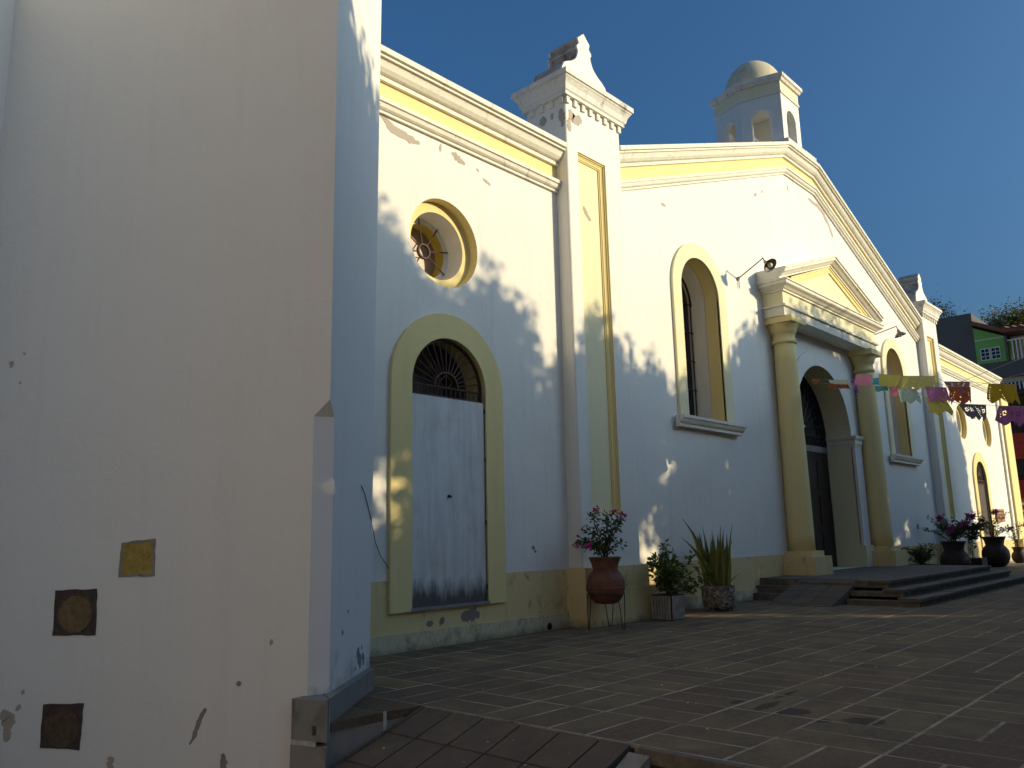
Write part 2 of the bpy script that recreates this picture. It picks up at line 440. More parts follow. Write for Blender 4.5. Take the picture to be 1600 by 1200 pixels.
for k, x, y in rest:
    lx, ly = dict(h=(.6, .3), v=(.3, .6), s=(.3, .3))[k]; jw = .009
    zt = rng.uniform(-.0003, .0007); x0, x1, y0, y1 = x-lx/2+jw, x+lx/2-jw, y-ly/2+jw, y+ly/2-jw
    lo = [bm.verts.new(p) for p in ((x0,y0,-.02),(x1,y0,-.02),(x1,y1,-.02),(x0,y1,-.02))]
    hi = [bm.verts.new(p) for p in ((x0,y0,zt),(x1,y0,zt),(x1,y1,zt),(x0,y1,zt))]
    bm.faces.new(hi)
    for i in range(4): bm.faces.new((lo[i], lo[(i+1) % 4], hi[(i+1) % 4], hi[i]))
obj('paving_stones', bm, 'paving_joined', plaza, kind='stuff')
# stepped edge of the plaza right of the ramp
bm = bmesh.new(); y = 2.78
while y > -6:
    L = rng.uniform(.55, .66); box(bm, PX-.055, PX+.004, y-L+.006, y, -.075, -.001); y -= L
bevel(bm, .008, 2); obj('kerb_stone', bm, 'step_stone', plaza)
obj('riser', B(PX-.03, PX-.003, -6, 2.78, -.46, -.077), 'riser_paint', plaza)
# ledge beside the ramp that carries the tower
bm = bmesh.new(); prism_z(bm, [(3.26, 4.73), (PX-.003, 4.665), (PX-.003, 6.4), (2.75, 6.4)], -.46, -.058)
ledge = obj('ledge', bm, 'grey_plaster', kind='structure')
for q in ([(3.15, 4.715), (3.71, 4.693), (3.71, 5.25), (3.30, 5.0)], [(3.72, 4.692), (PX-.004, 4.655), (PX-.004, 5.5), (3.72, 5.3)]):
    bm = bmesh.new(); prism_z(bm, q, -.056, -.001); bevel(bm, .007, 2); obj('paving_stone', bm, 'paving', ledge)
bm = bmesh.new(); box(bm, 3.700, 3.724, 4.686, 4.70, -.12, .0015); obj('mortar_drip', bm, 'mortar_white', ledge)
# ramp of square tiles falling towards the street
sl_ = .45/1.40; ang = math.atan(sl_)
def rz(x): return -(PX - x)*sl_
bm = bmesh.new(); prism_y(bm, [(PX-.003, -.02), (PX-.003, -.47), (2.55, -.47), (2.55, rz(2.55)-.02)], 2.84, 4.66)
rampo = obj('ramp', bm, 'dark_joint', kind='structure')
ys = [4.655, 4.61, 4.32, 4.02, 3.69, 3.37, 3.07, 2.85]; xs = [4.012, 3.672, 3.33, 2.99, 2.65]
for a, c in zip(ys, ys[1:]):
    for e, f in zip(xs, xs[1:]):
        j = .007; bm = bmesh.new(); v = box(bm, f+j, e-j, c+j, a-j, 0, 1)
        for q in v: q.co.z = rz(q.co.x) + (0 if q.co.z > .5 else -.03) + rng.uniform(-.001, .001)
        bevel(bm, .004, 1); obj('ramp_tile', bm, 'ramp_tile', rampo)
bm = bmesh.new(); N = 10
pts = [(PX-.06, -.46)] + [(PX-.06-1.25*(1-math.cos(i/N*math.pi/2))*.9, -.03-.40*math.sin(i/N*math.pi/2)**1.0*(i/N)) for i in range(N+1)] + [(2.8, -.46)]
prism_y(bm, pts, 2.70, 2.838); obj('cheek', bm, 'grey_plaster', rampo)

bm = bmesh.new(); lr = random.Random(3)
for k in range(46):
    x, y = (lr.uniform(2.9, 3.95), lr.uniform(3.0, 4.6)) if k < 12 else (lr.uniform(4.1, 10), lr.uniform(1.8, 6.8))
    z = rz(x) if x < PX else 0; q = lr.uniform(.004, .013); a = lr.uniform(0, 6)
    v = [bm.verts.new((x+q*math.cos(a+i*1.57)*lr.uniform(.6, 1.2), y+q*math.sin(a+i*1.57)*lr.uniform(.6, 1.2), z+.0025+(.004 if i == 1 else 0))) for i in range(4)]
    tpv = bm.verts.new((x, y, z+.0085)); bm.faces.new(v)
    for i in range(4): bm.faces.new((v[i], v[(i+1) % 4], tpv))
obj('litter', bm, 'mortar_white', kind='stuff')
# ------------------------------------------------------------------ church
CXX = 17.45
church = thing('church', 'white and yellow colonial church with a gable and small bell lantern', 'church', (CXX, FY, 0))
PAR = church
def cp(name, bm, mats, parent=None, **k): return obj(name, bm, mats, parent or church, **k)
XL, XR = 3.1, 34.0
WT = 6.60          # wing wall top under the cornice
GX0, GX1 = 10.0, 24.95
def gz(x, off=0.0): # gable line (top of cornice)
    d = max(0, abs(x-CXX) - .8); return 9.72 - .375*d + off
gpath = [(GX0-.05, 0), (CXX-.8, 0), (CXX+.8, 0), (GX1+.05, 0)]
# openings
DOOR = dict(c=6.455, r=.59, zs=2.93, z0=.42); DOORR = dict(c=30.15, r=.62, zs=2.70, z0=.30)
W1 = dict(c=12.52, r=.65, zs=5.36, z0=3.09); W2 = dict(c=22.62, r=.65, zs=5.30, z0=3.05)
PORT = dict(c=17.6, r=1.45, zs=3.31, z0=.36)
OC = [(6.42, 4.73), (28.75, 4.52), (31.85, 4.47)]
def op(d, extra=0.0, n=28): return arch(d['c'], d['r']+extra, d['z0'], d['zs'], n)
def notch(d):
    return [(d['c']-d['r'], .74)] + arch(d['c'], d['r'], .74, d['zs'], 28)[1:-1] + [(d['c']+d['r'], .74)]
def wallpart(name, outer, holes, mat, y=FY, back=7.95):
    bm = bmesh.new(); sheet(bm, outer, holes, y); reveal(bm, [p_ for p_ in outer if p_[1] < .75 and p_[0] in (outer[0][0],)] + [p_ for p_ in reversed(outer) if p_[1] > 5.5] + [max(outer, key=lambda p_: p_[0]-p_[1])], y, back)
    return cp(name, bm, mat, recalc=False)
wallpart('wall', [(XL, .74)] + notch(DOOR) + [(8.9, .74), (8.9, WT+.02), (XL, WT+.02)], [circ(*OC[0], .56)], 'white_low')
top = [(GX1+.3, gz(GX1+.3)-.1), (CXX+.8, 9.62), (CXX-.8, 9.62), (GX0-.3, gz(GX0-.3)-.1)]
wallpart('wall', [(GX0-.3, .74)] + notch(PORT) + [(GX1+.3, .74)] + top, [op(W1), op(W2)], 'white')
wallpart('wall', [(GX1+.9, .74)] + notch(DOORR) + [(XR, .74), (XR, WT-.1), (GX1+.9, WT-.1)], [circ(*OC[1], .56), circ(*OC[2], .56)], 'white_low')
# yellow dado under the wall, 4 mm proud, notched for doors
def dado(x0, x1, mat='yellow_low', z1=.745, y=FY-.006):
    cp('dado', B(x0, x1, y, 7.95, -.02, z1), mat)
    bm = B(x0, x1, y-.03, y-.001, -.02, .19); bevel(bm, .012, 2); cp('skirting', bm, 'skirting')
dado(XL, 5.562); 
dado(7.348, 8.6); dado(10.1, PORT['c']-1.46); dado(PORT['c']+1.46, 25.2); dado(26.3, 29.24); dado(31.06, 33.6)
cp('dado', B(5.563, 7.347, FY-.006, 7.95, -.02, .405), 'yellow_low')
cp('dado', B(29.25, 31.05, FY-.006, 7.95, -.02, .29), 'yellow_low')
bm = B(5.563, 7.347, FY-.037, FY-.007, -.02, .19); bevel(bm, .012, 2); cp('skirting', bm, 'skirting')
cp('drain', tube(bmesh.new(), [(8.13, FY-.045, .05), (8.13, FY-.037, .05)], .045, 12), 'iron')
# the body of the church behind its front
bm = bmesh.new(); prism_y(bm, [(XL, 0), (XR, 0), (XR, 6.3), (GX1, 6.45), (GX1, 6.7), (CXX, 9.3), (GX0, 6.7), (GX0, 6.45), (XL, 6.3)], 7.95, 30); cp('nave', bm, 'white')
# ---- cornices
CORN = [(0, 0), (.225, 0), (.225, -.070), (.178, -.070), (.178, -.084), (.195, -.086), (.195, -.112), (.158, -.112), (.158, -.126), (.150, -.14), (.128, -.195), (.092, -.235), (.070, -.246), (.045, -.246), (.045, -.258), (.058, -.260), (.058, -.31), (0, -.31)]
LOWM = [(0, .0), (.10, .0), (.10, -.050), (.075, -.050), (.075, -.062), (.082, -.066), (.068, -.105), (.045, -.122), (.022, -.122), (.022, -.134), (.036, -.136), (.036, -.165), (0, -.165)]
def cornice_set(path, gab=False):
    top = [(x, z) for x, z in path]
    bm = bmesh.new(); moulding(bm, CORN, top, FY-.004); cp('cornice', bm, 'cornice')
    fz = -.31; bm = bmesh.new(); moulding(bm, [(0, fz-.001), (.012, fz-.001), (.012, fz-.239), (0, fz-.239)], top, FY-.003); cp('frieze', bm, 'yellow')
    bm = bmesh.new(); moulding(bm, [(o, dz+fz-.24) for o, dz in LOWM], top, FY-.004); cp('string_course', bm, 'cornice')
    # cap course of old render on top, uneven and dark
    bm = bmesh.new(); moulding(bm, [(-.3, .0), (.21, .0), (.205, .012), (-.3, .03)], [(x, z+.002) for x, z in top], FY); cp('coping', bm, 'weathered')
cornice_set([(XL, 6.77), (8.615, 6.77)])
cornice_set([(26.35, 6.66), (XR+.1, 6.60)])
cornice_set([(9.985, gz(9.985)), (CXX-.8, gz(CXX)), (CXX+.8, gz(CXX)), (24.99, gz(24.99))])
# vertical fine joints of the run mouldings
# ---- pilasters
def pilaster(x0, x1, zt, sgn=1):
    w_ = x1-x0; yf = 6.78; c = (x0+x1)/2
    px0, px1 = x0+.25, x1-.43; pz0, pz1 = 1.45, 6.73; rc = .035
    prof = [(x0, 7.53), (x0, yf+rc)] + [(x0+rc-rc*math.cos(a), yf+rc-rc*math.sin(a)) for a in (.4, .8, 1.2)] + [(x0+rc, yf)]
    bm = bmesh.new()
    for pr in (prof, [(x0+x1-x, y) for x, y in reversed(prof)]):
        lo = [bm.verts.new((x, y, .74)) for x, y in pr]; hi = [bm.verts.new((x, y, zt)) for x, y in pr]
        for k in range(len(pr)-1): bm.faces.new((lo[k], lo[k+1], hi[k+1], hi[k]))
    rect = lambda a, b_=0: [(px0+a, pz0+b_), (px1-a, pz0+b_), (px1-a, pz1-a), (px0+a, pz1-a)]
    sheet(bm, [(x0+rc, .74), (x1-rc, .74), (x1-rc, zt), (x0+rc, zt)], [rect(0)], yf)
    p = cp('pilaster', bm, 'white', recalc=False)
    P = lambda n, b, mt_, **k: obj(n, b, mt_, p, **k)
    bm = bmesh.new(); steps_ = [(0, 0), (0, .022), (.018, .022), (.018, .04), (.026, .04), (.045, .054), (.068, .060), (.068, .072), (.085, .072), (.085, .09)]
    rings = [[bm.verts.new((x, yf+d_, z)) for x, z in rect(a)] for a, d_ in steps_]
    for A, C in zip(rings, rings[1:]):
        for k in range(4): bm.faces.new((A[k], A[(k+1) % 4], C[(k+1) % 4], C[k]))
    P('panel_frame', bm, 'yellow', recalc=False)
    P('panel', sheet(bmesh.new(), rect(.085), [], yf+.09), 'cream', recalc=False)
    # base blocks
    bm = B(x0-.06, x1+.05, yf-.09, 7.3, .19, .755); bevel(bm, .012, 2); P('base_block', bm, 'yellow_low')
    bm = B(x0-.08, x1+.30, yf-.13, 7.3, -.01, .455 if sgn else .4); bevel(bm, .015, 2); P('base_block', bm, 'yellow_low')
    # capital: dentils, cornice, crowning scroll
    cw = .07
    for k in range(8):
        a = x0 + (w_-cw)*k/7; bm = B(a, a+cw, yf-.034, yf-.001, zt-.105, zt); P('dentil', bm, 'cornice')
    for k in range(4):
        a = yf + .02 + k*.19; bm = B(x0-.034, x0-.001, a, a+cw, zt-.105, zt); P('dentil', bm, 'cornice')
    prof = [(-.2, zt+.001), (.06, zt+.001), (.06, zt+.05), (.08, zt+.07), (.10, zt+.15), (.135, zt+.21), (.15, zt+.225), (.15, zt+.245), (.175, zt+.25), (.175, zt+.33), (-.2, zt+.33)]
    bm = bmesh.new()
    ring = [(x0, yf, -1, -1), (x1, yf, 1, -1), (x1, 7.52, 1, 1), (x0, 7.52, -1, 1)]
    rr = [[bm.verts.new((x+nx*o, y+ny*o, z)) for o, z in prof] for x, y, nx, ny in ring]; n = len(prof)
    for i in range(4):
        for k in range(n-1): bm.faces.new((rr[i][k], rr[(i+1) % 4][k], rr[(i+1) % 4][k+1], rr[i][k+1]))
    bm.faces.new([r_[-1] for r_ in rr]); bm.faces.new([r_[0] for r_ in rr])
    P('capital', bm, 'weathered')
    z0 = zt+.332; dz_ = z0-7.852
    half = [(.575, 7.852), (.575, 8.02), (.56, 8.11), (.515, 8.195), (.43, 8.252), (.335, 8.298), (.265, 8.345), (.21, 8.40), (.18, 8.455), (.158, 8.52), (.155, 8.565), (.182, 8.60), (.18, 8.635), (.150, 8.665), (.122, 8.70), (.150, 8.775), (0, 8.91)]
    out = [(c-x, z+dz_) for x, z in half] + [(c+x, z+dz_) for x, z in reversed(half[:-1])]
    bm = bmesh.new(); prism_y(bm, out, 6.90, 7.50); P('scroll', bm, 'white')
    bm = bmesh.new(); hl = [(x, z) for x, z in out]
    band(bm, [(c+(x-c)*1.012+.0, z+.008) for x, z in out], [(c+(x-c)*.99, z-.004) for x, z in out], 6.93, 7.47); P('scroll_top', bm, 'mouldy')
    return p
pil1 = pilaster(8.62, 9.975, 7.52)
pil2 = pilaster(25.0, 26.34, 7.36, 0)
# yellow corner strip at the far end
cp('corner_pilaster', B(33.9, 34.9, 6.86, 8.0, .74, 6.2), 'yellow'); cp('corner_pilaster_base', bevel(B(33.75, 35.05, 6.74, 8.0, 0, .75), .02), 'yellow_low')
cp('corner_strip', B(33.6, 33.88, 6.93, 7.5, .74, 6.2), 'cornice')
# ---- round windows
def oculus(cx_, cz_, full=True):
    bm = bmesh.new(); reveal(bm, circ(cx_, cz_, .56), FY, FY+.14, close=True)
    sheet(bm, circ(cx_, cz_, .56), [circ(cx_, cz_, .43)], FY+.14)
    p = cp('round_window', bm, 'yellow', recalc=False)
    bm = bmesh.new(); reveal(bm, circ(cx_, cz_, .43), FY+.14, FY+.42, close=True); obj('reveal', bm, 'white', p, recalc=False)
    bm = bmesh.new(); sheet(bm, circ(cx_, cz_, .43), [circ(cx_, cz_, .36)], FY+.42); obj('stop', bm, 'white', p, recalc=False)
    bm = bmesh.new(); reveal(bm, circ(cx_, cz_, .36), FY+.42, FY+.58, close=True); obj('inner_reveal', bm, 'mustard', p, recalc=False)
    obj('pane', sheet(bmesh.new(), circ(cx_, cz_, .36), [], FY+.58), 'olive_glass', p)
    bm = bmesh.new(); y = FY+.40
    band(bm, circ(cx_, cz_, .10, 24), circ(cx_, cz_, .08, 24), y-.02, y+.02, closed=True); obj('hub_ring', bm, 'rust_iron', p)
    for k in range(8):
        a = 2*math.pi*(k+.25)/8; bm = bmesh.new()
        tube(bm, [(cx_+.08*math.cos(a), y, cz_+.08*math.sin(a)), (cx_+.42*math.cos(a), y, cz_+.42*math.sin(a))], .009, 6); obj('spoke', bm, 'rust_iron', p)
for o_ in OC: oculus(*o_)
# ---- side doors
def side_door(d, board=True):
    c, r, zs, z0 = d['c'], d['r'], d['zs'], d['z0']
    po = arch(c, r+.30, z0 if not board else .406, zs-.0, 28); pi_ = arch(c, r, z0 if not board else .406, zs, 28)
    bm = bmesh.new(); band(bm, po, pi_, FY-.045, FY+.0); p = cp('door_surround', bm, 'yellow')
    bm = bmesh.new(); reveal(bm, arch(c, r, z0, zs, 28), FY-.02, FY+(.30 if board else .05), close=True); obj('reveal', bm, 'yellow', p, recalc=False)
    bm = bmesh.new(); reveal(bm, arch(c, r+.15, z0-.02, zs, 28), FY+.30, FY+.93, close=True); obj('inner_wall', bm, 'interior', p, recalc=False)
    obj('back_wall', sheet(bmesh.new(), arch(c, r+.15, z0-.02, zs, 28), [], FY+.93), 'interior', p, recalc=False)
    y = FY + .02
    if board:
        bm = B(c-r+.008, c+r-.008, y-.03, y+.02, z0+.02, 2.80); bevel(bm, .005, 1)
        bd = obj('door_board', bm, 'door_board', p)
        bm = bmesh.new(); tube(bm, [(6.44, y-.03, 1.65), (6.44, y-.055, 1.65)], .018, 10); tube(bm, [(6.425, y-.058, 1.655), (6.455, y-.058, 1.64)], .014, 8); obj('knob', bm, 'iron', bd)
        for z in (.6, 1.35, 2.1, 2.7):
            obj('hinge', tube(bmesh.new(), [(c-r+.002, y-.035, z-.03), (c-r+.002, y-.035, z+.03)], .010, 8), 'iron', bd)
            obj('hinge', tube(bmesh.new(), [(c+r-.002, y-.035, z-.03), (c+r-.002, y-.035, z+.03)], .010, 8), 'iron', bd)
        obj('threshold', bevel(B(c-r-.01, c+r+.01, FY-.055, FY+.1, z0-.012, z0+.018), .005), 'dark_mould', p)
        # beams and a pale panel inside
        obj('inner_panel', B(c+.02, c+.6, FY+.80, FY+.88, 2.85, 3.65), 'bare_plaster', p)
        obj('inner_beam', B(c-.62, c+.0, FY+.66, FY+.76, 3.20, 3.27), 'bare_plaster', p)
        obj('inner_screen', B(c-.55, c+.2, FY+.50, FY+.53, 2.5, 3.16), 'dark_wood', p)
    else:
        obj('door_leaf', B(c-r+.01, c+r-.002, FY+.05, FY+.09, z0, zs-.1), 'dark_wood', p)
    zb = zs + .0; yy = FY+.035
    bm = bmesh.new(); pa = arch(c, r-.004, zb-.12, zb, 24); pb = arch(c, r-.034, zb-.12, zb, 24); band(bm, pa, pb, yy-.015, yy+.015)
    gr = obj('fan_grille', bm, 'rust_iron', p)
    bm = bmesh.new(); pa = arch(c, .20, zb, zb, 14)[1:-1]; pb = arch(c, .178, zb, zb, 14)[1:-1]; band(bm, pa, pb, yy-.012, yy+.012); obj('inner_ring', bm, 'rust_iron', gr)
    bm = bmesh.new(); tube(bm, [(c-r+.01, yy, zb), (c+r-.01, yy, zb)], .014, 6); tube(bm, [(c-r+.01, yy, zb-.115), (c+r-.01, yy, zb-.115)], .014, 6)
    for k in range(15): x = c-r+.06+k*(2*r-.12)/14; tube(bm, [(x, yy, zb), (x, yy, zb-.115)], .008, 5)
    obj('rail', bm, 'rust_iron', gr)
    for k in range(1, 16):
        a = math.pi*k/16; bm = bmesh.new(); tube(bm, [(c+.19*math.cos(a), yy, zb+.19*math.sin(a)), (c+(r-.02)*math.cos(a), yy, zb+(r-.02)*math.sin(a))], .009, 6); obj('spoke', bm, 'rust_iron', gr)
    bm = bmesh.new()
    for k in (-1, 1):
        tube(bm, [(c+k*(.03+.06*math.sin(q*.5)), yy, zb+.01+.16*q/8) for q in range(9)], .006, 5)
    tube(bm, [(c, yy, zb), (c, yy, zb+.19)], .008, 5); obj('ornament', bm, 'rust_iron', gr)
side_door(DOOR); side_door(DOORR, False)
# ---- tall round-headed windows
def tall_window(d, grille=True):
    c, r, zs, z0 = d['c'], d['r'], d['zs'], d['z0']
    bm = bmesh.new(); po = arch(c, r+.27, z0, zs, 28); band(bm, po, arch(c, r, z0, zs, 28), FY-.05, FY+.0); p = cp('window', bm, 'cream')
    bm = bmesh.new(); reveal(bm, arch(c, r, z0, zs, 28), FY-.03, FY+.24, close=True); obj('outer_reveal', bm, 'yellow', p, recalc=False)
    a1 = arch(c, r, z0, zs, 28); a2 = arch(c, r-.012, z0, zs, 28)
    bm = bmesh.new(); band(bm, a1, a2, FY+.24, FY+.25)
    reveal(bm, a2, FY+.245, FY+.60, close=True); obj('inner_reveal', bm, 'white', p, recalc=False)
    obj('pane', sheet(bmesh.new(), arch(c, r, z0, zs, 28), [], FY+.60), 'dark_glass' if grille else 'interior', p)
    # moulded sill
    prof = [(-.02, 0), (.145, 0), (.145, -.05), (.125, -.06), (.105, -.10), (.085, -.125), (.06, -.135), (.06, -.185), (-.02, -.185)]
    bm = bmesh.new(); moulding(bm, prof, [(c-r-.42, z0-.012), (c+r+.42, z0-.012)], FY-.052); sill = obj('sill', bm, 'cornice', p)
    if not grille: return
    y = FY+.53
    for k in range(9):
        x = c-r+.05 + k*(2*r-.10)/8; zt = zs + math.sqrt(max(0, (r-.03)**2-(x-c)**2)); zt = min(zt, zs+.02)
        bm = bmesh.new(); tube(bm, [(x, y, z0+.01), (x, y, zt)], .011, 6); obj('bar', bm, 'iron', p)
    for q in range(5):
        z = z0+.12 + q*(zs-z0-.1)/4; bm = bmesh.new(); tube(bm, [(c-r+.02, y-.014, z), (c+r-.02, y-.014, z)], .012, 6); obj('cross_bar', bm, 'iron', p)
    bm = bmesh.new()
    for q in range(26):   # wrought scrolls filling the arch
        a = rng.uniform(.1, math.pi-.1); rr = rng.uniform(.12, r-.13); x, z = c+rr*math.cos(a), zs+rr*math.sin(a)
        s_ = rng.uniform(.05, .10); tube(bm, [(x+s_*(1-k/14)*math.cos(k*.6+q), y, z+s_*(1-k/14)*math.sin(k*.6+q)) for k in range(13)], .010, 5)
    band(bm, arch(c, r-.01, zs, zs, 20), arch(c, r-.04, zs, zs, 20), y-.015, y+.015)
    obj('scrollwork', bm, 'iron', p)
tall_window(W1); tall_window(W2, False)
# ---- portal
pc = PORT['c']; r = PORT['r']
bm = bmesh.new(); band(bm, arch(pc, r+.36, .36, PORT['zs'], 36), arch(pc, r, .36, PORT['zs'], 36), FY-.035, FY+.0); portal = cp('portal', bm, 'white')
Q = lambda n, b_, mt_, **k: obj(n, b_, mt_, portal, **k)
bm = bmesh.new(); reveal(bm, op(PORT, 0, 36), FY-.02, FY+.56, close=True); Q('reveal', bm, 'cream', recalc=False)
for s_ in (-1, 1):  # jamb piers with base and impost
    xa, xb = sorted((pc+s_*(r+.003), pc+s_*(r+.42)))
    Q('jamb_pier', bevel(B(xa, xb, FY-.085, FY+.0, .36, PORT['zs']-.0), .008), 'white')
    prof = [(-.05, -.26), (.012, -.26), (.012, -.20), (.03, -.19), (.035, -.10), (.06, -.07), (.075, -.03), (.075, 0), (-.05, 0)]
    zi = PORT['zs']
    xin = pc+s_*r; xo = pc+s_*(r+.42)
    bm = bmesh.new(); moulding_path(bm, [(o, zi+dz) for o, dz in prof], [(xin, FY+.54, -s_, 0), (xin, FY-.085, -s_, -1), (xo, FY-.085, 0, -1)]); Q('impost', bm, 'cornice')
    Q('jamb_base', bevel(B(min(xa, xa-.0)-.035, xb+.035, FY-.13, FY+.3, .36, .83), .012), 'cream')
# door inside the arch
bm = bmesh.new(); sheet(bm, op(PORT, .05, 36), [], FY+.90); Q('inner_dark', bm, 'dark_timber', recalc=False)
zi = PORT['zs']
yy = FY+.57
bm = B(pc-r, pc+r, yy-.02, yy+.08, zi-.36, zi-.22); Q('transom', bm, 'grey_plaster')
for s_ in (-1, 1):
    xa, xb = sorted((pc+s_*.004, pc+s_*(r-.01)))
    lf = Q('door_leaf', bevel(B(xa, xb, yy, yy+.06, .37, zi-.362), .006), 'dark_wood')
    for k in range(3):
        for q in range(2):
            x0 = xa+.10+q*(xb-xa-.1)/2; z0 = .55+k*.78
            obj('door_panel', bevel(B(x0, x0+(xb-xa-.3)/2, yy-.018, yy-.001, z0, z0+.62), .008), 'dark_wood', lf)
bm = bmesh.new(); band(bm, arch(pc, r-.005, zi-.22, zi, 30), arch(pc, r-.05, zi-.22, zi, 30), yy-.02, yy+.02); fg = Q('fan_grille', bm, 'iron')
bm = bmesh.new(); band(bm, arch(pc, r-.22, zi, zi, 30)[1:-1], arch(pc, r-.25, zi, zi, 30)[1:-1], yy-.012, yy+.012); band(bm, arch(pc, .42, zi, zi, 20)[1:-1], arch(pc, .39, zi, zi, 20)[1:-1], yy-.012, yy+.012)
tube(bm, [(pc-r, yy, zi), (pc+r, yy, zi)], .018, 6)
for k in range(27): x = pc-r+.06+k*(2*r-.12)/26; tube(bm, [(x, yy, zi), (x, yy, zi-.22)], .011, 5)
for k in range(24):
    a = math.pi*(k+.5)/24; x, z = pc+(r-.135)*math.cos(a), zi+(r-.135)*math.sin(a); tube(bm, [(x+.07*math.cos(q), yy, z+.07*math.sin(q)) for q in [i*.7 for i in range(10)]], .009, 5)
obj('fan_ring', bm, 'iron', fg)
for k in range(1, 14):
    a = math.pi*k/14; bm = bmesh.new(); tube(bm, [(pc+.41*math.cos(a), yy, zi+.41*math.sin(a)), (pc+(r-.24)*math.cos(a), yy, zi+(r-.24)*math.sin(a))], .013, 6); obj('spoke', bm, 'iron', fg)
obj('fan_pane', sheet(bmesh.new(), arch(pc, r-.01, zi-.22, zi, 30), [], yy+.05), 'dark_glass', fg, recalc=False)
# columns
for cxx in (15.43, 19.77):
    yc = 6.78; zb = .80
    bm = bmesh.new(); prof = []
    for i in range(13):
        f = i/12; prof.append((.245 - .035*f**1.6, zb + f*(4.86-zb)))
    lathe(bm, prof, (cxx, yc, 0), 36); col = Q('column', bm, 'yellow', smooth=True)
    bm = bmesh.new(); lathe(bm, [(.21, 4.861), (.24, 4.87), (.245, 4.90), (.24, 4.93), (.215, 4.94), (.215, 5.06), (.24, 5.08), (.25, 5.10), (.27, 5.17), (.31, 5.23), (.32, 5.25)], (cxx, yc, 0), 36); obj('capital', bm, 'yellow', col, smooth=True)
    bm = B(cxx-.34, cxx+.34, yc-.34, FY-.002, 5.252, 5.375); bevel(bm, .012, 2); obj('abacus', bm, 'yellow', col)
    bm = B(cxx-.30, cxx+.30, yc-.30, FY+.0, .70, .80); bevel(bm, .03, 3); obj('base', bm, 'yellow_low', col)
    bm = B(cxx-.40, cxx+.40, yc-.40, FY+.1, .36, .70); bevel(bm, .015, 2); obj('plinth', bm, 'yellow_low', col)
# entablature and pediment
ex0, ex1, ey = 15.06, 20.14, 6.56
def around(prof, x0, x1, y):
    return moulding_path(bmesh.new(), prof, [(x0, FY-.004, -1, 0), (x0, y, -1, -1), (x1, y, 1, -1), (x1, FY-.004, 1, 0)])
Q('architrave', B(ex0, ex1, ey, FY-.003, 5.378, 5.56), 'cornice')
Q('fillet', around([(-.1, 5.561), (.05, 5.561), (.05, 5.60), (-.1, 5.60)], ex0, ex1, ey), 'cornice')
Q('entablature_frieze', B(ex0+.01, ex1-.01, ey+.01, FY-.003, 5.602, 5.87), 'cream')
CP = [(-.1, 0), (.03, 0), (.03, .03), (.06, .04), (.10, .075), (.15, .10), (.165, .115), (.165, .165), (.19, .17), (.19, .20), (-.1, .20)]
Q('entablature_cornice', around([(o, 5.872+z) for o, z in CP], ex0, ex1, ey), 'cornice')
za = 6.073; hw = (ex1-ex0)/2 + .19; cc = (ex0+ex1)/2; zap = 7.16; tslope = (zap-.19-za)/hw
bm = bmesh.new(); prism_y(bm, [(cc-hw+.3, za+.001), (cc+hw-.3, za+.001), (cc, za+.001+(hw-.3)*tslope)], ey+.02, FY-.004); Q('tympanum', bm, 'cream')
rprof = [(-.45, 0), (.04, 0), (.04, .03), (.08, .05), (.12, .09), (.165, .115), (.165, .165), (.19, .17), (.19, .205), (-.45, .205)]
bm = bmesh.new(); moulding(bm, rprof, [(cc-hw, za+.002), (cc, za+.002+hw*tslope), (cc+hw, za+.002)], ey); Q('raking_cornice', bm, 'cornice')
bm = bmesh.new(); moulding(bm, [(-.44, .2065), (.185, .2065), (.18, .222), (-.44, .235)], [(cc-hw, za+.002), (cc, za+.002+hw*tslope), (cc+hw, za+.002)], ey); Q('pediment_roof', bm, 'weathered')
bm = bmesh.new(); moulding(bm, [(-.01, -.16), (.03, -.16), (.03, -.10), (.015, -.09), (.015, -.05), (.035, -.045), (.035, -.002), (-.01, -.002)], [(cc-hw+.62, za+.18), (cc, za+.0+hw*tslope), (cc+hw-.62, za+.18)], ey+.018); Q('tympanum_moulding', bm, 'yellow')
